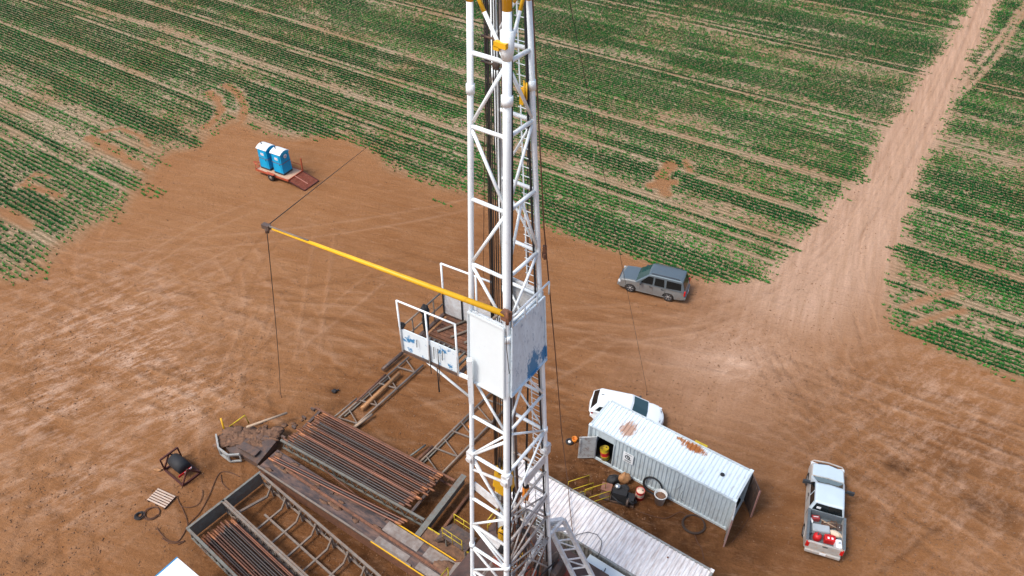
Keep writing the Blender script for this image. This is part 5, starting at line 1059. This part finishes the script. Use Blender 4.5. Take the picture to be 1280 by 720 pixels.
def toilet(label, cx):
    t = thing('portable_toilet', label, 'portable toilet', tuple(og+TX*cx+TY*(Wt*.5)+Z3*.596), tz, 'portable toilets on the trailer')
    w, h = 1.16, 2.15
    mb = MB(); mb.box((0, 0, .09), (1.16, 1.16, .18)); mb.build('base', M['plastic'], t)
    mb = MB(); mb.box((0, 0, .18+(h-.18)/2), (w, w, h-.18), top=(.94, .94))
    for k in (-.36, 0, .36):
        mb.box((k, -w/2+.004, 1.0), (.05, .03, 1.2)); mb.box((w/2-.01, k, 1.0), (.03, .05, 1.5)); mb.box((-w/2+.01, k, 1.0), (.03, .05, 1.5))
    mb.build('cabin', M['blueplastic'], t, bevel=.03)
    mb = MB(); mb.box((0, -w/2+.012, 1.05), (.8, .05, 1.7), top=(.97, 1)); d_ = mb.build('door', M['bluedoor'], t)
    mb = MB(); mb.box((.3, -w/2-.03, 1.05), (.04, .03, .14)); mb.build('handle', M['plastic'], d_)
    mb = MB(); mb.box((0.02, -w/2-.022, 1.62), (.36, .012, .26)); mb.box((0.02, -w/2-.03, 1.66), (.26, .006, .035), mi=1); mb.box((0.02, -w/2-.03, 1.58), (.2, .006, .03), mi=1); mb.build('door_label', [M['signw'], mat('label pink', (.6, .3, .35), .6)], t)
    # barrel-vaulted white roof, gable turned to the side
    mb = MB(); n = 9; L_ = .62; vs = []; 
    for i in range(n): a = i/(n-1); y = -L_+2*L_*a; z = h-.02+.24*math.sin(PI*a)**.8; vs += [(-L_, y, z), (L_, y, z)]
    b0 = len(vs); vs += [(-L_, -L_, h-.06), (L_, -L_, h-.06), (-L_, L_, h-.06), (L_, L_, h-.06)]
    fs = [(2*i, 2*i+1, 2*i+3, 2*i+2) for i in range(n-1)]+[(b0, b0+1, 1, 0), (2*n-2, 2*n-1, b0+3, b0+2), tuple([b0]+[2*i for i in range(n)]+[b0+2])[::1], tuple([b0+3]+[2*i+1 for i in range(n-1, -1, -1)]+[b0+1]), (b0, b0+2, b0+3, b0+1)]
    mb.add(vs, fs); mb.build('roof', M['toiletroof'], t)
    mb = MB(); n = 9; vs = []
    for i in range(n): a = i/(n-1); vs.append((.635, -.56+1.12*a, h-.03+.2*math.sin(PI*a)**.8))
    vs += [(.635, .56, h-.10), (.635, -.56, h-.10)]; mb.add(vs+[(v[0]-.05, v[1], v[2]) for v in vs], [tuple(range(11)), tuple(range(21, 10, -1))]+[(i, i+11, (i+1) % 11+11, (i+1) % 11) for i in range(11)]); mb.build('gable', M['bluedoor'], t)
    mb = MB(); mb.lathe([(0, -.006), (.2, -.006), (.2, .006), (0, .006)], (w/2+.04, 0, 1.8), 18, axis='X', mi=0); mb.box((w/2+.05, -.03, 1.82), (.008, .22, .05), mi=1); mb.box((w/2+.05, .03, 1.74), (.008, .2, .04), mi=2); mb.build('side_logo', [M['signw'], mat('logo maroon', (.35, .04, .12), .5), mat('logo blue', (.05, .1, .35), .5)], t)
    mb = MB(); mb.tube([(-.35, -.1, h+.05), (-.35, -.1, h+.42)], .05, 8); mb.build('vent_pipe', M['plastic'], t)
    mb = MB(); mb.bar((-w/2-.02, -w/2-.035, 1.2), (w/2+.02, -w/2-.035, 1.2), .02, .03); mb.bar((w/2+.03, -w/2-.02, 1.2), (w/2+.03, w/2, 1.2), .02, .03); mb.build('strap', M['redox'], t)
    return t
toilet('blue portable toilet with white roof, farther from the lowered ramp', .85)
toilet('blue portable toilet with white roof, next to the lowered ramp', 2.55)
# ================================================================ VEHICLES
def shell(outline, W, slices, tumble=.08, zmid=.75, mi=None):
    """side outline (x,z) swept across the car; outer slices pull nose and tail in and drop the top edge"""
    mb = MB(); n = len(outline); hl = max(abs(p[0]) for p in outline); vs = []
    ztop = max(p[1] for p in outline)
    for s, xs, zd in slices:
        for x, z in outline:
            k = (abs(x)/hl)**6; X_ = x-math.copysign(xs*k, x); Z_ = z-(zd if z > zmid else 0)*min(1, max(0, (z-zmid)/.12))
            y = s*W/2*(1-tumble*max(0, min(1, (z-.55)/(ztop-.55+1e-6)))**1.5)*(1-.05*(abs(x)/hl)**5); vs.append((X_, y, Z_))
    k = len(slices); fs = []
    for i in range(k-1):
        for j in range(n): fs.append((i*n+j, i*n+(j+1) % n, (i+1)*n+(j+1) % n, (i+1)*n+j))
    mb.add(vs, fs, 0, False)
    mb.f += [tuple(range(n))[::-1], tuple((k-1)*n+j for j in range(n))]; mb.mi += [0, 0]; mb.sm += [False, False]
    return mb
def arch(cx, r, zb, n=9):
    a0 = math.acos(min(1, 0)); out = []
    th = math.asin(max(-1, min(1, (zb-.36)/r)))
    for i in range(n+1): a = th+(PI-2*th)*i/n; out.append((cx+r*math.cos(a), .36+r*math.sin(a)))
    return out   # from +x side to -x side over the top
SL = [(-1, .14, .05), (-.965, .05, .012), (-.86, .01, 0), (-.4, 0, -.0), (0, 0, -.0), (.4, 0, -.0), (.86, .01, 0), (.965, .05, .012), (1, .14, .05)]
def finish(o, ang=32):
    import bmesh
    bm = bmesh.new(); bm.from_mesh(o.data); bmesh.ops.remove_doubles(bm, verts=bm.verts, dist=1e-5)
    bmesh.ops.triangulate(bm, faces=[f for f in bm.faces if len(f.verts) > 4]); bmesh.ops.recalc_face_normals(bm, faces=bm.faces)
    for f in bm.faces: f.smooth = True
    for e in bm.edges:
        if len(e.link_faces) == 2 and e.calc_face_angle(0) > math.radians(ang): e.smooth = False
    bm.to_mesh(o.data); bm.free(); return o
def soften(o, w_):
    b = o.modifiers.new('bevel', 'BEVEL'); b.width = w_; b.segments = 3; b.limit_method = 'ANGLE'; b.angle_limit = math.radians(22)
    n_ = o.modifiers.new('normals', 'WEIGHTED_NORMAL'); n_.keep_sharp = True
def slab(mb, pts, nrm, t=.012, mi=0):
    pts = [Vector(p) for p in pts]; n_ = Vector(nrm).normalized(); k = len(pts)
    vs = [p+n_*t for p in pts]+[p-n_*.01 for p in pts]
    mb.add(vs, [tuple(range(k)), tuple(range(2*k-1, k-1, -1))]+[(i, i+k, (i+1) % k+k, (i+1) % k) for i in range(k)], mi)
def cabin(t, zb, zt, xb0, xb1, xt0, xt1, yb, yt, paint, sidewins, wind=True, rear=True, rearmat=None, name='roof'):
    """greenhouse: bottom ring xb0..xb1 (rear..front) to roof ring xt0..xt1"""
    mb = MB(); ch = .10
    def ring(x0, x1, y, z, c): return [(x0+c, -y, z), (x1-c, -y, z), (x1, -y+c*1.6, z), (x1+.05, 0, z), (x1, y-c*1.6, z), (x1-c, y, z), (x0+c, y, z), (x0, y-c, z), (x0-.02, 0, z), (x0, -y+c, z)]
    R0 = ring(xb0, xb1, yb, zb, .05); R1 = ring(xt0, xt1, yt, zt-.05, .06); R2 = ring(xt0+.07, xt1-.07, yt-.07, zt, .08); R3 = ring(xt0+.4, xt1-.4, yt-.35, zt+.025, .1)
    n = 10; mb.add(R0+R1+R2+R3, [(i*n+j, i*n+(j+1) % n, (i+1)*n+(j+1) % n, (i+1)*n+j) for i in range(3) for j in range(n)]+[tuple(range(3*n, 4*n))])
    o = finish(mb.build(name, paint, t), 60); soften(o, .08)
    zt_ = zt-.05
    def yy(z): return yb+(yt-yb)*(z-zb)/(zt_-zb)
    sn = Vector((0, zt_-zb, yb-yt))
    for poly_ in sidewins:
        for s in (-1, 1):
            mb = MB(); pts = [(x, s*yy(zb+(zt_-zb)*h), zb+(zt_-zb)*h) for x, h in poly_]
            if s < 0: pts = pts[::-1]
            slab(mb, pts[::-1], (0, s*sn.y, sn.z)); mb.build('side_window', M['glass'], t)
    def xf(z, a, b): return a+(b-a)*(z-zb)/(zt_-zb)
    for on, a, b, s, nm in ((wind, xb1, xt1, 1, 'windscreen'), (rear, xb0, xt0, -1, 'rear_window')):
        if not on: continue
        h0, h1 = (.06, .95) if s > 0 else (.18, .9); z0 = zb+(zt_-zb)*h0; z1 = zb+(zt_-zb)*h1; mb = MB()
        bow = .05 if s > 0 else .02
        y0_, y1_ = yy(z0)-.10, yy(z1)-.12
        pts0 = [(xf(z0, a, b), -y0_, z0), (xf(z0, a, b)+s*bow, 0, z0), (xf(z0, a, b), y0_, z0)]; pts1 = [(xf(z1, a, b), -y1_, z1), (xf(z1, a, b)+s*bow, 0, z1), (xf(z1, a, b), y1_, z1)]
        nr = Vector((s*(zt_-zb), 0, abs(b-a)))
        for i in range(2): slab(mb, [pts0[i], pts0[i+1], pts1[i+1], pts1[i]][::(1 if s > 0 else -1)], nr, .014)
        mb.build(nm, M['glassf'] if s > 0 else (rearmat or M['glass']), t)
    return o
def wheels(t, xs, tw, r=.38, rimr=.24):
    for x in xs:
        for s in (-1, 1):
            w_ = link(bpy.data.objects.new('wheel', None)); w_.parent = t; w_.location = (x, s*tw, r)
            mb = MB(); mb.lathe([(rimr, -.12), (r*.93, -.13), (r, -.08), (r, .08), (r*.93, .13), (rimr, .12)], n=28, axis='Y'); mb.build('tyre', M['tyre'], w_)
            mb = MB(); mb.lathe([(0, -.05), (rimr*.9, -.05), (rimr, -.1)], n=20, axis='Y', mi=1); mb.lathe([(rimr, .1), (rimr*.9, .05), (0, .05)], n=20, axis='Y', mi=1)
            for k in range(6):
                a = 2*PI*k/6
                for sy in (-.085, .085): mb.bar((.03*math.cos(a), sy, .03*math.sin(a)), (rimr*.98*math.cos(a), sy, rimr*.98*math.sin(a)), .03, .075, up=(0, 1, 0))
            mb.lathe([(0, -.11), (.07, -.10), (.07, .10), (0, .11)], n=12, axis='Y'); mb.lathe([(rimr*.97, -.12), (rimr*1.05, -.12), (rimr*1.05, .12), (rimr*.97, .12)], n=24, axis='Y'); mb.build('rim', [M['rim'], M['plastic']], w_)
def bits(t, hl, hw, zl, zt_, paint, mirror_x, mz, lower=None, bump=M['plastic'], zb=.5):
    for s in (-1, 1):
        mb = MB(); mb.box((hl-.12, s*(hw-.22), zl), (.2, .36, .17), -s*.25); mb.build('headlight', M['lampw'], t, bevel=.02)
        mb = MB(); mb.box((-hl+.06, s*(hw-.1), zt_), (.12, .17, .38), s*.1); mb.build('taillight', M['lampred'], t, bevel=.02)
        mb = MB(); mb.box((mirror_x, s*(hw+.13), mz), (.13, .24, .19)); mb.bar((mirror_x, s*(hw-.06), mz-.05), (mirror_x, s*(hw+.1), mz-.04), .05); mb.build('mirror', M['plastic'], t, bevel=.03)
    mb = MB(); mb.box((hl-.04, 0, zl+.0), (.12, hw*1.1, .22)); mb.build('grille', M['plastic'], t, bevel=.02)
    mb = MB(); mb.box((hl-.02, 0, zb), (.2, hw*1.86, .24), top=(.8, .98)); mb.build('front_bumper', bump, t, bevel=.05)
    mb = MB(); mb.box((-hl+.03, 0, zb+.04), (.2, hw*1.88, .24)); mb.build('rear_bumper', bump, t, bevel=.05)
    mb = MB(); mb.box((-hl-.085, 0, zb+.12), (.02, .32, .16)); mb.build('number_plate', M['signw'], t)
def vehicle(name, label, cat, pf, zf, pr, zr, L):
    a, b = at(*pf, zf), at(*pr, zr); c = (a+b)/2; d = a-b; return thing(name, label, cat, (c.x, c.y, 0), math.atan2(d.y, d.x)), L/2
# --- grey SUV
t, hl = vehicle('parked_suv', 'blue grey four-door SUV with roof rails parked at the crop edge', 'SUV', (776, 343), .7, (860, 362), .8, 5.13)
W = 2.0; R_ = .46; bz = .34
out = [(-hl, .52), (-hl+.02, 1.0), (-hl+.04, 1.13), (hl-1.42, 1.13), (hl-.9, 1.12), (hl-.25, 1.04), (hl-.04, .92), (hl, .6), (hl-.06, .38)]+arch(hl-.98, R_, bz)+arch(-hl+1.22, R_, bz)+[(-hl+.08, .40)]
soften(finish(shell(out, W, SL).build('body', [M['suvlow']], t), 60), .06)
mb = MB(); hd = [(hl-1.45, -.82, 1.175), (hl-.3, -.76, 1.085), (hl-.16, 0, 1.09), (hl-.3, .76, 1.085), (hl-1.45, .82, 1.175), (hl-1.4, 0, 1.20)]; mb.add(hd+[(x, y, z-.06) for x, y, z in hd], [(0, 1, 2, 5), (5, 2, 3, 4)]+[(i+6, (i+1) % 6+6, (i+1) % 6, i) for i in range(6)]); mb.build('bonnet', M['suvgrey'], t, bevel=.02)
cabin(t, 1.10, 1.97, -hl+.06, hl-1.28, -hl+.34, hl-2.25, .94, .76, M['suvgrey'],
 [[(hl-1.66, .1), (hl-2.22, .84), (hl-2.62, .86), (hl-2.62, .1)], [(hl-2.75, .1), (hl-2.75, .84), (hl-3.42, .84), (hl-3.52, .1)], [(hl-3.66, .1), (hl-3.62, .84), (-hl+.42, .82), (-hl+.36, .18)]])
for s in (-1, 1):
    mb = MB(); mb.tube([(-hl+.6, s*.66, 1.99), (-hl+.7, s*.66, 2.05), (hl-2.5, s*.66, 2.05), (hl-2.4, s*.66, 1.99)], .028, 8); mb.build('roof_rail', M['plastic'], t)
    for x in (hl-2.5, hl-3.4): mb = MB(); mb.box((x, s*.975, .98), (.2, .04, .045)); mb.build('door_handle', M['plastic'], t)
    mb = MB(); mb.box((.05, s*.93, .34), (2.2, .16, .07)); mb.build('running_board', M['suvlow'], t, bevel=.02)
    for x in (hl-1.7, hl-2.68, hl-3.6): mb = MB(); mb.box((x, s*.987, .76), (.012, .012, .66)); mb.build('door_seam', M['plastic'], t)
wheels(t, (hl-.98, -hl+1.22), .86, .39, .26); bits(t, hl, .98, .82, 1.02, M['suvgrey'], hl-1.75, 1.22, bump=M['suvlow'])
# --- white SUV behind the container
t, hl = vehicle('parked_suv', 'white rounded SUV partly hidden behind the white container', 'SUV', (829, 524), .7, (738, 504), .8, 4.8)
out = [(-hl, .55), (-hl+.02, 1.0), (-hl+.06, 1.12), (hl-1.35, 1.10), (hl-.8, 1.05), (hl-.3, .93), (hl-.06, .78), (hl, .55), (hl-.08, .34)]+arch(hl-.92, .43, .32)+arch(-hl+.98, .43, .32)+[(-hl+.1, .40)]
W = 1.9; SLr = [(-1, .62, .10), (-.95, .42, .04), (-.82, .24, .01), (-.4, .06, 0), (0, 0, 0), (.4, .06, 0), (.82, .24, .01), (.95, .42, .04), (1, .62, .10)]
soften(finish(shell(out, W, SLr).build('body', [M['carwhite']], t), 60), .06)
cabin(t, 1.07, 1.72, -hl+.12, hl-1.10, -hl+.60, hl-2.10, .92, .68, M['carwhite'],
 [[(hl-1.62, .1), (hl-2.05, .8), (hl-2.55, .84), (hl-2.55, .1)], [(hl-2.65, .1), (hl-2.65, .84), (hl-3.35, .84), (hl-3.45, .1)], [(hl-3.55, .12), (hl-3.5, .82), (-hl+.75, .7), (-hl+.5, .25)]])
for s in (-1, 1):
    for x in (hl-2.5, hl-3.4): mb = MB(); mb.box((x, s*.93, .95), (.2, .04, .04)); mb.build('door_handle', M['carwhite'], t)
mb = MB(); mb.box((-hl+.8, .1, 1.74), (.18, .03, .05)); mb.build('aerial_fin', M['plastic'], t)
wheels(t, (hl-.92, -hl+.98), .82, .36, .24); bits(t, hl-.26, .84, .78, .98, M['carwhite'], hl-1.7, 1.17, bump=M['carwhite'])
# --- pickup
t, hl = vehicle('pickup_truck', 'pale silver extended-cab pickup truck with tools and red cans in its open bed', 'pickup truck', (1033, 582), .6, (1027, 698), .5, 5.8)
PT = t; W = 2.0; xb = -hl+2.15      # bed front
out = [(-hl+.12, .55), (-hl+.12, .74), (xb, .74), (xb, 1.15), (hl-1.45, 1.15), (hl-.95, 1.14), (hl-.22, 1.06), (hl-.04, .9), (hl, .6), (hl-.06, .42)]+arch(hl-1.0, .48, .4)+arch(-hl+1.25, .34, .4)+[(-hl+.14, .46)]
soften(finish(shell(out, W, SL).build('body', [M['truckside']], t), 60), .06)
mb = MB(); hd = [(hl-1.15, -.86, 1.195), (hl-.28, -.82, 1.115), (hl-.12, 0, 1.12), (hl-.28, .82, 1.115), (hl-1.15, .86, 1.195), (hl-1.12, 0, 1.22)]; mb.add(hd+[(x, y, z-.06) for x, y, z in hd], [(0, 1, 2, 5), (5, 2, 3, 4)]+[(i+6, (i+1) % 6+6, (i+1) % 6, i) for i in range(6)]); mb.build('bonnet', M['truckpaint'], t, bevel=.02)
cabin(t, 1.14, 1.84, xb+.02, hl-1.2, xb+.16, hl-2.15, .93, .77, M['truckpaint'],
 [[(hl-1.75, .1), (hl-2.05, .82), (hl-2.62, .84), (hl-2.62, .1)], [(hl-2.72, .1), (hl-2.72, .84), (xb+.3, .84), (xb+.22, .1)]])
for s in (-1, 1):
    mb = MB(); mb.box(((xb-hl+.1)/2, s*.93, 1.0), (xb+hl-.1, .13, .55)); mb.build('bed_side', M['truckside'], t, bevel=.02)
    mb = MB(); mb.box(((xb-hl+.1)/2, s*.93, 1.285), (xb+hl-.1, .14, .03)); mb.build('bed_rail_cap', M['liner'], t)
    mb = MB(); mb.box((-hl+1.25, s*.78, .86), (.9, .22, .22)); mb.build('wheel_housing', M['liner'], t, bevel=.03)
    mb = MB(); mb.tube([(-hl+1.25+.5*math.cos(a), s*.985, .42+.5*math.sin(a)) for a in np.linspace(.1, PI-.1, 12)], .035, 6); mb.build('arch_trim', M['truckside'], t)
mb = MB(); mb.box(((xb-hl)/2, 0, .755), (xb+hl-.1, 1.74, .025)); mb.box((xb-.02, 0, 1.0), (.05, 1.75, .5)); mb.build('bed_liner', M['liner'], t)
mb = MB(); mb.box((-hl+.08, 0, 1.0), (.12, 1.78, .54)); mb.box((-hl+.02, 0, 1.15), (.04, .28, .09), mi=1); mb.build('tailgate', [M['truckside'], M['plastic']], t, bevel=.02)
mb = MB(); mb.tube([(hl-.02, -.95, .85), (hl+.1, -.8, .95), (hl+.16, 0, .98), (hl+.1, .8, .95), (hl-.02, .95, .85)], .045, 8); mb.build('grille_guard', M['truckside'], t)
wheels(t, (hl-1.0, -hl+1.25), .88, .40, .25); bits(t, hl, .97, .86, 1.02, M['truckpaint'], hl-1.85, 1.28, bump=M['truckside'])
for s in (-1, 1): mb = MB(); mb.box((hl-1.9, s*1.26, 1.3), (.12, .26, .28)); mb.bar((hl-1.88, s*.9, 1.2), (hl-1.9, s*1.2, 1.28), .05); mb.build('tow_mirror', M['plastic'], t, bevel=.02)
for s in (-1, 1):
    for x in (hl-1.55, hl-2.68, xb+.04): mb = MB(); mb.box((x, s*.99, .8), (.014, .014, .6)); mb.build('door_seam', M['plastic'], t)
    mb = MB(); mb.box((hl-2.5, s*.985, 1.0), (.2, .04, .045)); mb.build('door_handle', M['plastic'], t)
mb = MB(); mb.box((xb+.03, .5, 1.5), (.015, .22, .16)); mb.build('window_sticker', M['signw'], t)
# cargo in the bed, each thing standing on the bed liner
Rt = Matrix.Rotation(t.rotation_euler.z, 3, 'Z'); T0 = Vector(t.location)
def cargo(name, label, cat, x, y, rz=0.): return thing(name, label, cat, tuple(T0+Rt@Vector((x, y, .77))), t.rotation_euler.z+rz)
PTt = t
c = cargo('fuel_can', 'boxy red fuel can with white marks in the pickup bed', 'fuel can', -hl+.72, -.25, .1); mb = MB(); mb.box((0, 0, .2), (.38, .58, .4)); mb.build('body', M['red'], c, bevel=.05)
mb = MB(); mb.box((-.05, .1, .405), (.12, .1, .012)); mb.box((-.05, -.1, .405), (.12, .1, .012)); mb.build('white_mark', M['signw'], c); mb = MB(); mb.tube([(.1, -.2, .4), (.1, -.15, .48), (.1, .15, .48), (.1, .2, .4)], .022, 6); mb.build('handle', M['red'], c)
c = cargo('fuel_can', 'round red fuel can at the left of the pickup bed', 'fuel can', -hl+.68, .38); mb = MB(); mb.lathe([(0, 0), (.2, 0), (.21, .02), (.21, .33), (.12, .4), (.05, .42), (0, .42)], n=20); mb.build('body', M['red'], c); mb = MB(); mb.lathe([(0, .48), (.05, .48), (.05, .4)], n=10); mb.build('cap', M['plastic'], c)
c = cargo('storage_case', 'flat pale grey plastic case lying in the middle of the pickup bed', 'case', -hl+1.22, .22, .12); mb = MB(); mb.box((0, 0, .16), (.46, .92, .32)); mb.build('body', M['boxgrey'], c, bevel=.05); mb = MB(); mb.box((0, 0, .33), (.40, .84, .03)); mb.build('lid', M['boxgrey'], c, bevel=.01)
c = cargo('feed_sack', 'cream coloured sack right of the grey case in the pickup bed', 'sack', -hl+1.2, -.55, -.3); mb = MB(); mb.blob((0, 0, .17), (.38, .66, .34), 3, .12, 18, 10); mb.build('sack', M['cream'], c); mb = MB(); mb.blob((0, -.33, .2), (.12, .1, .12), 2, .2); mb.build('tied_end', M['cream'], c)
c = cargo('water_jug', 'white plastic jug in the rear right corner of the pickup bed', 'jug', -hl+.42, -.68, .1); mb = MB(); mb.box((0, 0, .26), (.62, .36, .52), top=(.85, .85)); mb.build('body', M['signw'], c, bevel=.07); mb = MB(); mb.lathe([(0, .58), (.06, .58), (.06, .5)], n=10); mb.build('cap', M['boxgrey'], c)
c = cargo('tool_box', 'small maroon tool box at the front left of the pickup bed', 'tool box', xb-.28, .52, .2); mb = MB(); mb.box((0, 0, .14), (.24, .42, .28)); mb.build('body', mat('maroon box', (.3, .04, .04), .5), c, bevel=.02); mb = MB(); mb.box((0, 0, .3), (.03, .26, .03)); mb.build('handle', M['signw'], c)
c = cargo('rag', 'crumpled white rag by the left wall of the pickup bed', 'rag', xb-.5, .72, .2); mb = MB(); mb.blob((0, 0, .12), (.42, .2, .25), 3, .35); mb.build('cloth', M['signw'], c)
c = cargo('chain_heap', 'brown heap of rusty chain and tools at the front of the pickup bed', 'chain', xb-.42, -.2, .2)
mb = MB()
for k in range(16):
    r = random.Random(k+70); cx_, cy_ = r.uniform(-.15, .2), r.uniform(-.45, .35); rr = r.uniform(.06, .12); mb.tube([(cx_+rr*math.cos(a), cy_+rr*math.sin(a), .05+.1*r.random()+.02*math.sin(a*2)) for a in np.linspace(0, 2*PI, 10)][:-1], .02, 5, closed=True)
mb.blob((0, -.1, .08), (.4, .8, .16), 3, .3, mi=1); mb.build('links', [M['rust'], M['darksteel']], c); mb = MB(); mb.tube([(-.2, -.4, .15), (.2, .4, .2)], .025, 6); mb.tube([(.15, -.5, .12), (.0, .3, .25)], .02, 6); mb.build('bars', M['wood'], c)
c = cargo('winch_box', 'dark metal box by the right wall of the pickup bed', 'box', xb-.5, -.72, -.1); mb = MB(); mb.box((0, 0, .14), (.4, .26, .28)); mb.build('body', M['darksteel'], c, bevel=.02); mb = MB(); mb.tube([(-.1, 0, .28), (-.1, 0, .33), (.1, 0, .33), (.1, 0, .28)], .015, 6); mb.build('handle', M['chrome'], c)
